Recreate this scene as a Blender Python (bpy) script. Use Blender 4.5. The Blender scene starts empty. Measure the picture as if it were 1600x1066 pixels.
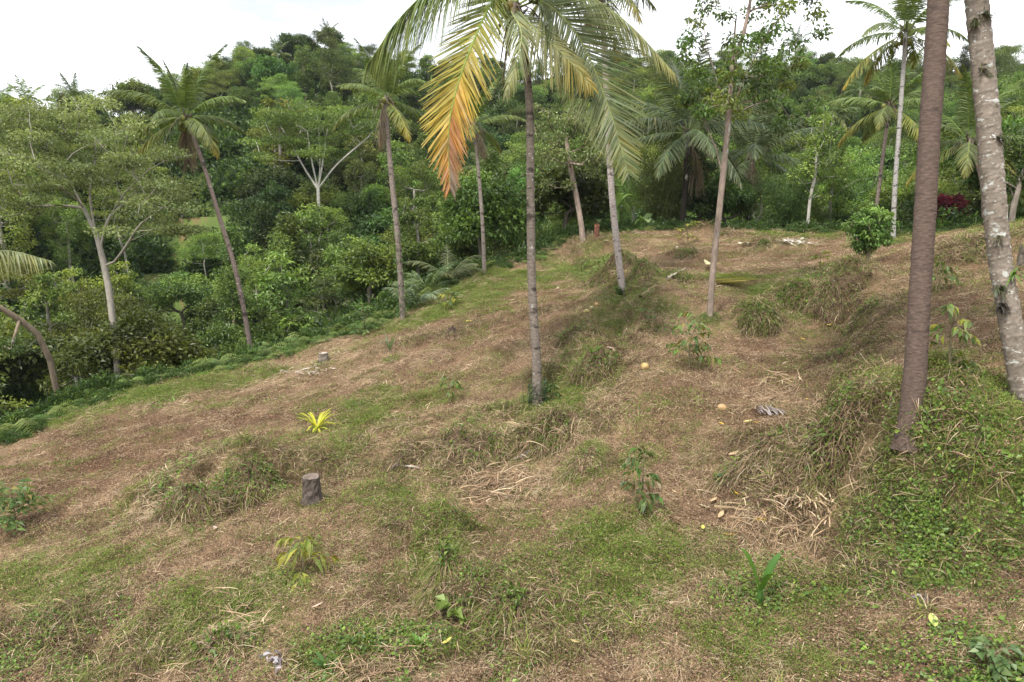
import bpy, math, random
import numpy as np
from mathutils import Vector

# ------------------------------------------------------------------ camera, sky, sun, exposure
S = bpy.context.scene
COL = S.collection
CAMZ = 6.0
PITCH = math.radians(11.0)
FPX = 1600 * 24 / 36.0
cd = bpy.data.cameras.new('camera'); cam = bpy.data.objects.new('camera', cd); COL.objects.link(cam)
cd.lens = 24; cd.sensor_width = 36; cd.clip_start = 0.1; cd.clip_end = 3000
cam.location = (0, 0, CAMZ); cam.rotation_euler = (math.radians(90) - PITCH, 0, 0)
S.camera = cam
SUN_EL, SUN_AZ = math.radians(58), math.radians(215)      # azimuth clockwise from +Y: behind the camera, to the left

W = bpy.data.worlds.new('World'); S.world = W; W.use_nodes = True
nt = W.node_tree; nt.nodes.clear()
def N(nt, typ, **kw):
    n = nt.nodes.new(typ)
    for k, v in kw.items(): setattr(n, k, v)
    return n
sky = N(nt, 'ShaderNodeTexSky', sky_type='NISHITA', sun_disc=False, sun_elevation=SUN_EL, sun_rotation=SUN_AZ)
b1 = N(nt, 'ShaderNodeBackground'); b1.inputs[1].default_value = 0.12
nt.links.new(sky.outputs[0], b1.inputs[0])
tc = N(nt, 'ShaderNodeTexCoord'); mp = N(nt, 'ShaderNodeMapping'); mp.inputs['Scale'].default_value = (1, 1, 2.6)
mp.inputs['Location'].default_value = (0.35, 0.2, 0.5)
nz = N(nt, 'ShaderNodeTexNoise'); nz.inputs['Scale'].default_value = 2.3; nz.inputs['Detail'].default_value = 6
nz.inputs['Roughness'].default_value = 0.55
rp = N(nt, 'ShaderNodeValToRGB')
rp.color_ramp.elements[0].position = 0.34; rp.color_ramp.elements[0].color = (0.52, 0.54, 0.58, 1)
rp.color_ramp.elements[1].position = 0.54; rp.color_ramp.elements[1].color = (1.12, 1.13, 1.15, 1)
b2 = N(nt, 'ShaderNodeBackground'); b2.inputs[1].default_value = 1.05
mx = N(nt, 'ShaderNodeMixShader'); mx.inputs[0].default_value = 0.88
wo = N(nt, 'ShaderNodeOutputWorld')
nt.links.new(tc.outputs['Generated'], mp.inputs[0]); nt.links.new(mp.outputs[0], nz.inputs['Vector'])
nt.links.new(nz.outputs[0], rp.inputs[0]); nt.links.new(rp.outputs[0], b2.inputs[0])
nt.links.new(b1.outputs[0], mx.inputs[1]); nt.links.new(b2.outputs[0], mx.inputs[2]); nt.links.new(mx.outputs[0], wo.inputs[0])

ld = bpy.data.lights.new('sun', 'SUN'); ld.energy = 2.6; ld.angle = math.radians(8); ld.color = (1, 0.955, 0.88)
sun = bpy.data.objects.new('sun', ld); COL.objects.link(sun)
sd = Vector((math.sin(SUN_AZ) * math.cos(SUN_EL), math.cos(SUN_AZ) * math.cos(SUN_EL), math.sin(SUN_EL)))
sun.rotation_euler = sd.to_track_quat('Z', 'Y').to_euler(); sun.location = (0, 0, 60)
S.view_settings.view_transform = 'Standard'; S.view_settings.look = 'None'
S.view_settings.exposure = 0.88; S.view_settings.gamma = 1.0; S.view_settings.use_curve_mapping = False
S.render.engine = 'CYCLES'
S.cycles.use_denoising = True
S.cycles.max_bounces = 7; S.cycles.diffuse_bounces = 3; S.cycles.glossy_bounces = 1
S.cycles.transmission_bounces = 4; S.cycles.transparent_max_bounces = 4
S.cycles.caustics_reflective = False; S.cycles.caustics_refractive = False

# ------------------------------------------------------------------ small maths
CP, SP = math.cos(PITCH), math.sin(PITCH)
def P(u, v, t):
    """point seen at photo pixel (u, v) at depth t metres"""
    dx = (u - 800) / FPX; dy = -(v - 533) / FPX
    return np.array([t * dx, t * (CP + dy * SP), CAMZ + t * (-SP + dy * CP)])
def proj(x, y, z):
    z = z - CAMZ
    t = y * CP - z * SP; up = y * SP + z * CP
    t = np.where(np.abs(t) < 1e-3, 1e-3, t)
    return 800 + FPX * x / t, 533 - FPX * up / t, t
def hsh(ix, iy, s):
    h = (ix.astype(np.int64) * 374761393 + iy.astype(np.int64) * 668265263 + s * 1442695041) & 0xFFFFFFFF
    h = ((h ^ (h >> 13)) * 1274126177) & 0xFFFFFFFF
    h = h ^ (h >> 16)
    return (h & 0xFFFF) / 65535.0
def vn(x, y, s=0):
    ix = np.floor(x); iy = np.floor(y); fx = x - ix; fy = y - iy
    fx = fx * fx * (3 - 2 * fx); fy = fy * fy * (3 - 2 * fy)
    a = hsh(ix, iy, s); b = hsh(ix + 1, iy, s); c = hsh(ix, iy + 1, s); d = hsh(ix + 1, iy + 1, s)
    return (a * (1 - fx) + b * fx) * (1 - fy) + (c * (1 - fx) + d * fx) * fy
def fbm(x, y, s=0, o=4, g=0.5):
    r = 0; a = 1; t = 0
    for i in range(o):
        r = r + a * vn(x * 2 ** i + 17 * i, y * 2 ** i - 9 * i, s + i); t += a; a *= g
    return r / t
def sstep(a, b, x):
    t = np.clip((x - a) / (b - a), 0, 1); return t * t * (3 - 2 * t)

# ------------------------------------------------------------------ terrain heights
CTRL = [(0,1066,8.1),(400,1066,7.35),(800,1066,6.8),(1200,1066,6.1),(1600,1066,5.5),
 (0,800,14),(200,800,13.3),(480,790,12.0),(800,800,10.8),(1100,860,8.7),(1250,800,9.1),(1400,880,7.4),(1600,900,6.4),
 (0,690,19.5),(200,700,17.3),(400,640,19.2),(600,700,14.5),(840,638,15.6),(1000,700,12.2),(1150,640,13.2),(1000,600,14.3),
 (200,602,23.5),(400,565,25),(560,522,27),(650,475,29.5),(730,428,32),(860,412,33),(900,377,35),(1100,368,36),(1300,381,29),
 (700,500,25),(800,500,23.7),(800,445,30),(975,455,22),(1108,497,19),(1080,540,17),(1200,425,25.5),(1200,385,30),
 (1250,560,14.8),(1320,500,17.0),(1395,382,27),(1500,362,24),(1600,352,21.5),(1500,400,19),(1500,500,13.7),(1470,620,10.0),
 (1425,682,8.5),(1520,690,8.2),(1600,700,7.8),(1600,450,15)]
pts = [P(*c) for c in CTRL] + [np.array(q, float) for q in
      [(-30,12,-0.6),(-40,-20,0.5),(0,-8,1.8),(0,-30,2.5),(30,-20,4.5),(45,20,7.0),(10,0,2.6),(-12,0,1.0),(22,8,4.9),(30,30,6.4)]]
CX = np.array([p[:2] for p in pts]); CZ = np.array([p[2] for p in pts])
def U(r2): return 0.5 * r2 * np.log(r2 + 1e-9)
n_ = len(CX)
K = U(((CX[:, None] - CX[None]) ** 2).sum(-1)) + np.eye(n_) * 0.8
A = np.zeros((n_ + 3, n_ + 3)); A[:n_, :n_] = K; A[:n_, n_] = 1; A[:n_, n_+1:] = CX; A[n_, :n_] = 1; A[n_+1:, :n_] = CX.T
WT = np.linalg.solve(A, np.concatenate([CZ, np.zeros(3)]))
def tps(x, y):
    r = np.zeros_like(x, dtype=float) + WT[n_] + WT[n_+1] * x + WT[n_+2] * y
    for i in range(n_): r = r + WT[i] * U((x - CX[i, 0]) ** 2 + (y - CX[i, 1]) ** 2)
    return r
EDGE = [(-60,-40),(-60,2),(-32,13)] + [tuple(P(*e)[:2]) for e in
   [(0,690,19.5),(120,640,21.5),(200,604,23.3),(400,567,25),(560,522,27),(650,475,29.5),(735,425,32.5),(860,408,34),(905,375,36),(1010,369,37.5),
    (1100,367,38),(1200,372,36),(1300,380,32),(1400,378,29.5),(1500,362,26.5),(1600,350,25)]] + [(32,26),(60,30),(60,-40)]
EDGE = np.array(EDGE)
def poly_d(x, y, PL, closed):
    """unsigned distance, nearest point, side of nearest segment, param"""
    best = np.full(x.shape, 1e18); nx = np.zeros_like(x); ny = np.zeros_like(x); sd_ = np.zeros_like(x); par = np.zeros_like(x)
    m = len(PL) if closed else len(PL) - 1
    for i in range(m):
        a = PL[i]; b = PL[(i + 1) % len(PL)]; e = b - a; L2 = (e ** 2).sum()
        t = np.clip(((x - a[0]) * e[0] + (y - a[1]) * e[1]) / L2, 0, 1)
        px = a[0] + t * e[0]; py = a[1] + t * e[1]; d = (x - px) ** 2 + (y - py) ** 2
        s = np.sign(e[0] * (y - a[1]) - e[1] * (x - a[0]))
        k = d < best
        best = np.where(k, d, best); nx = np.where(k, px, nx); ny = np.where(k, py, ny); sd_ = np.where(k, s, sd_); par = np.where(k, (i + t) / m, par)
    return np.sqrt(best), nx, ny, sd_, par
def inside(x, y):
    c = np.zeros(x.shape, bool); m = len(EDGE)
    for i in range(m):
        x1, y1 = EDGE[i]; x2, y2 = EDGE[(i + 1) % m]
        if y1 == y2: continue
        k = ((y1 > y) != (y2 > y)) & (x < (x2 - x1) * (y - y1) / (y2 - y1) + x1)
        c ^= k
    return c
RIDGE = np.array([(-600,150),(0,138),(100,140),(200,142),(260,118),(330,98),(380,76),(450,46),(520,52),(600,75),(680,88),(800,104),(900,96),
                  (1000,88),(1200,84),(1300,90),(1400,100),(1480,84),(1560,62),(1640,62),(2300,100)], float)
_az = np.degrees(np.arctan2((RIDGE[:, 0] - 800) / FPX, CP - (RIDGE[:, 1] - 533) / FPX * SP))
_el = np.array([math.atan2(P(u, v, 1)[2] - CAMZ, math.hypot(P(u, v, 1)[0], P(u, v, 1)[1])) for u, v in RIDGE])
def ridge_r(az): return np.interp(az, [-60, -38, -15, 0, 25, 38, 60], [95, 105, 125, 130, 150, 175, 180])
def far_z(x, y):
    r = np.hypot(x, y); az = np.degrees(np.arctan2(x, y))
    rr = ridge_r(az); el = np.interp(az, _az, _el)
    zr = CAMZ + np.tan(el) * rr - 6.0
    zv = np.interp(az, [-40, -15, 5, 30], [-7.5, -9, -6, -3.5]); r0 = np.interp(az, [-40, -10, 30], [40, 48, 52])
    q = (r - r0) / (rr - r0)
    s = np.where(q < 0, 0, np.where(q < 1, q ** 1.12, 1))
    z = zv + (zr - zv) * s + np.where(q > 1, -(r - rr) * 0.12, 0)
    z = z + (fbm(x / 16, y / 16, 40, 3) - 0.5) * 3.2 * sstep(-0.1, 0.2, q)
    # cultivated terraces on the left flank
    w = np.exp(-((az + 25) / 7) ** 2) * sstep(50, 60, r) * (1 - sstep(88, 100, r))
    zz = z / 1.7; st = np.floor(zz) + sstep(0.72, 1.0, zz - np.floor(zz)); z = z * (1 - w) + w * st * 1.7
    return np.clip(z, -12, 90)
RIS = []; BUMP = []
def H0(x, y):
    x = np.asarray(x, float); y = np.asarray(y, float)
    d, nx, ny, _, _ = poly_d(x, y, EDGE, True)
    ins = inside(x, y)
    ex = np.where(ins, x, nx); ey = np.where(ins, y, ny)
    z = np.clip(tps(ex, ey), -4, 8.5)
    sl = np.interp(np.degrees(np.arctan2(x, y)), [-30, 0, 25], [0.62, 0.5, 0.30])
    z1 = z - sl * d * sstep(0, 3, d)
    zf = far_z(x, y)
    k = 1.6; hh = np.clip(0.5 + 0.5 * (z1 - zf) / k, 0, 1)
    zo = zf * (1 - hh) + z1 * hh + k * hh * (1 - hh)
    return np.where(ins, z, zo)
def H(x, y):
    x = np.asarray(x, float); y = np.asarray(y, float)
    z = H0(x, y)
    for PL, sg, hh, w in RIS:
        wob = (fbm(x * 1.3, y * 1.3, 77, 3) - 0.5) * 0.7
        d, _, _, s, par = poly_d(x, y, PL, False)
        d = d * s * sg + wob
        tp = sstep(0, 0.12, par) * (1 - sstep(0.85, 1, par))
        z = z + np.tanh(d / w) * np.exp(-np.abs(d) / 1.6) * hh * 0.5 * tp
    for bx, by, br, bh in BUMP:
        q = ((x - bx) ** 2 + (y - by) ** 2) / br ** 2
        z = z + bh * np.exp(-q * 1.5) * (0.75 + 0.5 * fbm(x * 3, y * 3, 91, 2))
    r = np.hypot(x, y); f = 1 / (1 + (r / 60) ** 2)
    z = z + (fbm(x * 0.55, y * 0.55, 3, 3) - 0.5) * 0.42 * f + (fbm(x * 2.6, y * 2.6, 9, 3) - 0.5) * 0.20 * f + (fbm(x * 9, y * 9, 19, 2) - 0.5) * 0.06 * f
    return z
def hit(u, v, f=None, tmax=160):
    f = f or H
    t = np.concatenate([np.arange(2.5, 45, 0.03), np.arange(45, tmax, 0.25)])
    d = P(u, v, 1.0) - np.array([0, 0, CAMZ])
    x = d[0] * t; y = d[1] * t; z = CAMZ + d[2] * t
    k = np.nonzero(z <= f(x, y))[0]
    i = k[0] if len(k) else len(t) - 1
    return np.array([x[i], y[i], float(f(x[i:i+1], y[i:i+1])[0])]), t[i]
def h1(x, y): return float(H(np.array([x]), np.array([y]))[0])
for pl, up, hh, w in [([(1270,425),(1335,465),(1345,560),(1325,640),(1340,700),(1350,770),(1365,850)], (1470,600), 0.62, 0.22),
      ([(915,398),(985,445),(992,520),(965,590),(905,655)], (1080,560), 0.62, 0.2),
      ([(900,672),(800,700),(700,715),(600,735)], (700,620), 0.5, 0.25),
      ([(505,740),(420,745),(330,765),(235,815)], (350,680), 0.75, 0.25),
      ([(655,815),(675,870),(700,930),(760,975),(850,985)], (850,880), 0.55, 0.2),
      ([(1378,668),(1386,725),(1440,775),(1515,785),(1620,800),(1800,830)], (1530,700), 0.85, 0.16),
      ([(1440,470),(1480,410),(1560,385),(1600,378)], (1590,366), 0.6, 0.5),
      ([(560,560),(700,520),(860,480)], (700,450), 0.3, 0.5),
      ([(0,1000),(120,985),(260,1000)], (120,900), 0.3, 0.3)]:
    q = np.array([hit(a, b, H0)[0][:2] for a, b in pl]); g = hit(*up, H0)[0][:2]
    _, _, _, s, _ = poly_d(g[:1], g[1:], q, False)
    RIS.append((q, float(s[0]), hh * 1.2, w))
for u, v, br, bh in [(1432,690,0.7,0.22),(1185,505,0.8,0.45),(1305,462,1.0,0.6),(1235,470,0.7,0.4),(975,450,1.2,0.35),(930,440,1.0,0.3),(1100,372,1.6,0.5),(935,385,1.4,0.35),
      (915,715,0.5,0.22),(870,680,0.8,0.3),(330,775,1.0,0.5),(410,755,.7,.45),(1290,690,0.9,0.5),(1225,745,0.8,0.4),(1180,700,.6,.3),(850,590,0.7,0.4),(925,545,0.8,0.55),(1195,385,0.8,0.35),(1000,430,1.0,0.3),(1080,400,0.9,0.25),(760,650,1.0,0.2),(700,725,0.8,0.4),(690,860,.5,.35),(610,690,0.9,.15)]:
    g = hit(u, v, H0)[0]; BUMP.append((g[0], g[1], br, bh))

# ------------------------------------------------------------------ mesh helpers
def mk_mesh(name, V, F, mat=None, col=None, smooth=False):
    """V (n,3); F (m,4) quads or (m,3) tris; col (n,3) per-vertex colour of the surface itself"""
    V = np.ascontiguousarray(V, np.float32); F = np.ascontiguousarray(F, np.int32); k = F.shape[1]
    me = bpy.data.meshes.new(name)
    me.vertices.add(len(V)); me.vertices.foreach_set('co', V.ravel())
    me.loops.add(F.size); me.loops.foreach_set('vertex_index', F.ravel())
    me.polygons.add(len(F)); me.polygons.foreach_set('loop_start', np.arange(0, F.size, k, dtype=np.int32))
    me.polygons.foreach_set('use_smooth', np.full(len(F), smooth))
    me.update(calc_edges=True)
    if col is not None:
        a = me.attributes.new('col', 'FLOAT_COLOR', 'POINT')
        a.data.foreach_set('color', np.concatenate([col, np.ones((len(col), 1))], 1).astype(np.float32).ravel())
    if mat: me.materials.append(mat)
    return me
def obj(name, me, parent=None, loc=None, **kw):
    o = bpy.data.objects.new(name, me); COL.objects.link(o)
    if parent: o.parent = parent
    if loc is not None: o.location = loc
    for k, v in kw.items(): o[k] = v
    return o
def empty(name, label, cat, loc, group=None):
    o = bpy.data.objects.new(name, None); COL.objects.link(o); o.location = [float(c) for c in loc]
    o.empty_display_size = 0.3; o['label'] = label; o['category'] = cat
    if group: o['group'] = group
    return o
class MB:
    def __init__(s): s.V = []; s.F = []; s.C = []; s.n = 0
    def add(s, V, F, C):
        V = np.asarray(V, float); F = np.asarray(F, int)
        C = np.asarray(C, float)
        if C.ndim == 1: C = np.tile(C, (len(V), 1))
        s.V.append(V); s.F.append(F + s.n); s.C.append(C); s.n += len(V)
    def mesh(s, name, mat, off=(0, 0, 0), smooth=False):
        return mk_mesh(name, np.concatenate(s.V) - np.array(off), np.concatenate(s.F), mat, np.concatenate(s.C), smooth)
def nrm(a): return a / (np.linalg.norm(a, axis=-1, keepdims=True) + 1e-9)
def tube(mb, pts, rad, n=6, col=(0.2, 0.15, 0.1), cap=True, wob=None):
    pts = np.asarray(pts, float); m = len(pts); rad = np.broadcast_to(rad, (m,)).astype(float)
    T = np.gradient(pts, axis=0); T = nrm(T)
    ref = np.array([1.0, 0, 0]) if abs(T[0, 0]) < 0.8 else np.array([0, 1.0, 0])
    A_ = nrm(np.cross(T, ref)); B_ = np.cross(T, A_)
    th = np.linspace(0, 2 * np.pi, n, endpoint=False)
    R = rad[:, None] * np.ones((m, n))
    if wob is not None: R = R * wob
    V = pts[:, None] + R[..., None] * (np.cos(th)[None, :, None] * A_[:, None] + np.sin(th)[None, :, None] * B_[:, None])
    V = V.reshape(-1, 3); i = np.arange(m - 1)[:, None] * n; j = np.arange(n)[None]
    F = np.stack([i + j, i + (j + 1) % n, i + n + (j + 1) % n, i + n + j], -1).reshape(-1, 4)
    if cap:
        V = np.concatenate([V, pts[-1:], pts[-1:]]); c = len(V) - 1; b = (m - 1) * n
        F = np.concatenate([F, [[b + k, b + (k + 1) % n, c, c - 1] for k in range(n)]])
        F = F[:]  # the two centre vertices coincide: a closed tip
    mb.add(V, F, col)
def bez(pts, n):
    """smooth curve through points (Catmull-Rom)"""
    p = np.asarray(pts, float); p = np.concatenate([[2 * p[0] - p[1]], p, [2 * p[-1] - p[-2]]])
    k = len(p) - 3; out = []
    for s in np.linspace(0, k, n):
        i = min(int(s), k - 1); t = s - i; a, b, c, d = p[i:i + 4]
        out.append(0.5 * ((2 * b) + (-a + c) * t + (2 * a - 5 * b + 4 * c - d) * t * t + (-a + 3 * b - 3 * c + d) * t ** 3))
    return np.array(out)
def leaves(mb, C, L, Wd, D, NN, col, fold=0.25, droop=0.15):
    """diamond leaves folded on the midrib. C base points, L length, Wd width, D direction, NN rough normal"""
    D = nrm(D); Sd = nrm(np.cross(D, NN)); Nn = np.cross(Sd, D)
    L = np.broadcast_to(L, (len(C),))[:, None]; Wd = np.broadcast_to(Wd, (len(C),))[:, None]
    mid = C + D * L * 0.45
    a = C; b = mid + Sd * Wd * 0.5 + Nn * Wd * fold; c = C + D * L - Nn * L * droop; d = mid - Sd * Wd * 0.5 + Nn * Wd * fold
    V = np.stack([a, b, c, d], 1).reshape(-1, 3); F = np.arange(len(V)).reshape(-1, 4)
    mb.add(V, F, np.repeat(col, 4, axis=0))
def blades(mb, B, D, L, Wd, g, col, seg=2, upn=None, taper=0.25, rise=0.0, tipcol=None, sdir=None):
    """curved tapering strips from B along D; g = how much they bend down over the length"""
    n = len(B); D = nrm(D); Z = np.array([0, 0, 1.0])
    Sd = np.cross(D, Z if upn is None else upn) if sdir is None else sdir - D * (sdir * D).sum(-1, keepdims=True); Sd = nrm(Sd)
    L = np.broadcast_to(L, (n,)); Wd = np.broadcast_to(Wd, (n,)); g = np.broadcast_to(g, (n,))
    rows = []; cols = []
    for k in range(seg + 1):
        s = k / seg
        p = B + D * (L * s)[:, None] - Z * (g * L * s * s)[:, None]
        w = Wd * (1 - (1 - taper) * s ** 1.5) * (0.6 if k == 0 else 1) * 0.5
        rows.append(p + Sd * w[:, None]); rows.append(p - Sd * w[:, None])
        cc = col if tipcol is None else col * (1 - s ** 2) + tipcol * s ** 2
        cols += [cc, cc]
    V = np.stack(rows, 1).reshape(-1, 3); Cc = np.stack(cols, 1).reshape(-1, 3)
    q = np.array([[2 * k, 2 * k + 1, 2 * k + 3, 2 * k + 2] for k in range(seg)])
    F = (np.arange(n)[:, None, None] * (2 * (seg + 1)) + q[None]).reshape(-1, 4)
    mb.add(V, F, Cc)

# ------------------------------------------------------------------ materials
def new_mat(name):
    m = bpy.data.materials.new(name); m.use_nodes = True; t = m.node_tree; t.nodes.clear()
    return m, t, N(t, 'ShaderNodeOutputMaterial')
def mul(t, a, b, typ='MULTIPLY', fac=1.0):
    n = N(t, 'ShaderNodeMix', data_type='RGBA', blend_type=typ); n.inputs[0].default_value = fac
    for s, i in ((a, 6), (b, 7)):
        if isinstance(s, (tuple, list)): n.inputs[i].default_value = (*s, 1)
        else: t.links.new(s, n.inputs[i])
    return n.outputs[2]
def noise(t, scale, detail=3, vec=None, rough=0.5):
    n = N(t, 'ShaderNodeTexNoise'); n.inputs['Scale'].default_value = scale; n.inputs['Detail'].default_value = detail; n.inputs['Roughness'].default_value = rough
    if vec is not None: t.links.new(vec, n.inputs['Vector'])
    return n.outputs[0]
def ramp(t, src, stops):
    n = N(t, 'ShaderNodeValToRGB'); e = n.color_ramp.elements
    while len(e) < len(stops): e.new(0.5)
    for el, (p, c) in zip(e, stops): el.position = p; el.color = (*c, 1) if len(c) == 3 else c
    t.links.new(src, n.inputs[0]); return n.outputs[0]
def leaf_mat(name, trans=0.3, rough=0.5, spec=0.35, obj_tint=True, nscale=3.0):
    m, t, o = new_mat(name)
    at = N(t, 'ShaderNodeAttribute', attribute_name='col'); tcn = N(t, 'ShaderNodeTexCoord')
    nf = ramp(t, noise(t, nscale, 2, tcn.outputs['Object']), [(0.3, (0.8, 0.8, 0.8)), (0.7, (1.2, 1.2, 1.15))])
    c = mul(t, at.outputs['Color'], nf)
    if obj_tint:
        oi = N(t, 'ShaderNodeObjectInfo'); c = mul(t, c, oi.outputs['Color'])
    p = N(t, 'ShaderNodeBsdfPrincipled'); t.links.new(c, p.inputs['Base Color']); p.inputs['Roughness'].default_value = rough
    p.inputs['Specular IOR Level'].default_value = spec
    tr = N(t, 'ShaderNodeBsdfTranslucent'); t.links.new(mul(t, c, (1.25, 1.3, 0.7)), tr.inputs[0])
    mxx = N(t, 'ShaderNodeMixShader'); mxx.inputs[0].default_value = trans
    t.links.new(p.outputs[0], mxx.inputs[1]); t.links.new(tr.outputs[0], mxx.inputs[2]); t.links.new(mxx.outputs[0], o.inputs[0])
    return m
def solid_mat(name, rough=0.85, nscale=20, bump=0.4, dist=0.01, lo=0.65, hi=1.3, stretch=(1, 1, 1), patches=None):
    m, t, o = new_mat(name)
    at = N(t, 'ShaderNodeAttribute', attribute_name='col'); tcn = N(t, 'ShaderNodeTexCoord'); mpn = N(t, 'ShaderNodeMapping')
    mpn.inputs['Scale'].default_value = stretch; t.links.new(tcn.outputs['Object'], mpn.inputs[0])
    nn = noise(t, nscale, 6, mpn.outputs[0], 0.62)
    c = mul(t, at.outputs['Color'], ramp(t, nn, [(0.3, (lo, lo, lo)), (0.7, (hi, hi, hi))]))
    for sc, th, wd, pc in patches or []:
        f = ramp(t, noise(t, sc, 5, mpn.outputs[0], 0.6), [(th, (0, 0, 0)), (th + wd, (1, 1, 1))])
        n = N(t, 'ShaderNodeMix', data_type='RGBA'); t.links.new(f, n.inputs[0]); t.links.new(c, n.inputs[6]); n.inputs[7].default_value = (*pc, 1); c = n.outputs[2]
    p = N(t, 'ShaderNodeBsdfPrincipled'); t.links.new(c, p.inputs['Base Color']); p.inputs['Roughness'].default_value = rough
    p.inputs['Specular IOR Level'].default_value = 0.25
    bp = N(t, 'ShaderNodeBump'); bp.inputs['Strength'].default_value = bump; bp.inputs['Distance'].default_value = dist
    t.links.new(nn, bp.inputs['Height']); t.links.new(bp.outputs[0], p.inputs['Normal']); t.links.new(p.outputs[0], o.inputs[0])
    return m
M_LEAF = leaf_mat('foliage', 0.3, 0.45, 0.4)
M_FROND = leaf_mat('palm_leaflets', 0.25, 0.48, 0.3)
M_GRASS = leaf_mat('grass_blades', 0.3, 0.6, 0.2)
M_STRAW = leaf_mat('dry_straw', 0.12, 0.75, 0.15)
M_BARK = solid_mat('tree_bark', 0.9, 9, 0.6, 0.02, 0.55, 1.35, (1, 1, 0.35), [(5, 0.6, 0.08, (0.42, 0.43, 0.38))])
M_PALEBARK = solid_mat('pale_tree_bark', 0.85, 8, 0.4, 0.01, 0.7, 1.2, (1, 1, 0.4))
M_FARBARK = solid_mat('plain_bark', 0.9, 4, 0.0, 0.01, 0.7, 1.25)
M_PALM = solid_mat('palm_bark', 0.85, 14, 0.5, 0.008, 0.6, 1.3, (1, 1, 1.6), [(2.6, 0.56, 0.08, (0.05, 0.04, 0.034)), (9, 0.63, 0.04, (0.36, 0.36, 0.33))])
M_PALMDARK = solid_mat('brown_palm_bark', 0.8, 22, 0.6, 0.006, 0.6, 1.3, (0.7, 0.7, 2.2), [(3.5, 0.60, 0.08, (0.055, 0.04, 0.033)), (30, 0.72, 0.03, (0.32, 0.31, 0.28))])
M_PALMWHITE = solid_mat('lichened_palm_bark', 0.85, 18, 0.6, 0.006, 0.6, 1.25, (1, 1, 1.8), [(7, 0.60, 0.04, (0.40, 0.41, 0.38)), (4, 0.62, 0.08, (0.07, 0.075, 0.035)), (16, 0.64, 0.03, (0.46, 0.46, 0.42))])
M_NUT = solid_mat('coconut_husk', 0.5, 8, 0.2, 0.004, 0.75, 1.25)
M_WOOD = solid_mat('dead_wood', 0.85, 14, 0.5, 0.006, 0.5, 1.3, (1, 1, 1))
# ------------------------------------------------------------------ ground
def blob_list(L):
    out = []
    for u, v, ru, rv, w in L:
        g, t = hit(u, v, H0)
        a, _ = hit(u, min(v + rv, 1500), H0); b, _ = hit(u, max(v - rv, 350 if v > 400 else v - rv), H0)
        ry = max(0.3, np.hypot(*(a - b)[:2]) / 2); out.append((g[0], g[1], ru * t / FPX, min(ry, 6, 2.6 * ru * t / FPX), w, math.atan2(g[0], g[1])))
    return out
def blob_f(x, y, BL):
    r = np.zeros_like(x)
    for bx, by, rx, ry, w, a in BL:
        dx = x - bx; dy = y - by; p = dx * math.cos(a) - dy * math.sin(a); q = dx * math.sin(a) + dy * math.cos(a)
        r = r + w * np.exp(-((p / rx) ** 2 + (q / ry) ** 2))
    return r
GREEN = blob_list([(450,905,110,60,.35),(300,960,90,50,.45),(90,870,100,60,.3),(240,1010,150,50,.3),(1050,850,230,70,.42),(900,900,110,80,.32),(1080,980,200,60,.25),
  (1270,880,110,50,.25),(1530,690,80,30,1.5),(1570,735,60,30,1.2),(560,700,60,25,.25),(480,1030,120,40,.3),(560,620,80,40,.25),(730,435,90,18,.55),(880,425,60,20,.3),
  (170,635,150,18,.45),(60,655,70,25,.4),(640,500,60,20,.35),(330,600,140,14,.4),(800,505,80,15,.15),(940,400,60,14,.35),(960,460,50,25,.3),(900,560,60,50,.35),(1000,500,50,25,.35),
  (1440,780,60,50,.5),(1540,800,60,35,.4),(1300,690,60,40,.3),(1430,370,60,6,.4),(1570,365,60,12,.5),(700,600,60,40,.2),(820,650,60,30,.35),(700,880,50,80,.3),
  (780,960,90,40,.3),(1400,1020,250,50,.15),(330,760,90,50,.2),(640,780,80,30,.3),(1290,400,100,10,.15),(1180,440,90,12,.25),(780,560,80,30,.1)])
BROWN = blob_list([(150,720,200,60,.55),(350,650,200,30,.5),(60,770,120,50,.3),(690,570,140,50,.3),(700,515,90,15,.3),(1150,690,80,50,.3),(1250,560,120,50,.35),(860,475,120,25,.35),
  (1100,400,160,20,.35),(1300,395,120,20,.3),(1500,560,90,80,.3),(1560,440,60,40,.3),(400,820,80,40,.3),(830,830,60,60,.2),(1170,740,60,60,.35),(1500,930,90,30,.3),(850,930,80,50,.15),(1450,420,60,40,.3),(1160,590,120,60,.2)])
STRAWB = blob_list([(380,610,120,25,.35),(560,580,60,40,.3),(790,735,90,45,.6),(700,680,90,30,.3),(270,800,60,60,.4),(1260,770,60,60,.5),(950,440,60,20,.3),(960,580,60,80,.25),
  (640,560,90,20,.2),(1400,560,60,80,.2),(1240,640,110,30,.3),(350,980,100,60,.3),(600,920,120,60,.1),(1400,950,200,90,.2),(900,560,60,30,.3),(120,900,150,50,.15),(700,1010,100,50,.2)])
def masks(x, y):
    n1 = fbm(x * 0.8, y * 0.8, 5, 4); n2 = fbm(x * 2.7, y * 2.7, 6, 4, .6); n3 = fbm(x * 1.1 + 30, y * 1.1, 8, 4)
    g = 0.20 + 1.1 * blob_f(x, y, GREEN) - 0.6 * blob_f(x, y, BROWN) + (n1 - 0.5) * 1.1 + (n2 - 0.5) * 1.1
    b = 0.45 + 0.8 * blob_f(x, y, BROWN) + (n3 - 0.5) * 1.0
    s = 0.25 + blob_f(x, y, STRAWB) + (fbm(x * 1.7, y * 1.7, 12, 4) - 0.5) * 0.9
    return np.clip(g, 0, 1), np.clip(b, 0, 1), np.clip(s, 0, 1)
az = np.radians(np.concatenate([np.linspace(-180, -62, 30, endpoint=False), np.linspace(-62, -45, 30, endpoint=False), np.linspace(-45, 45, 460, endpoint=False),
                                np.linspace(45, 62, 30, endpoint=False), np.linspace(62, 180, 30, endpoint=False)]))
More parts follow.
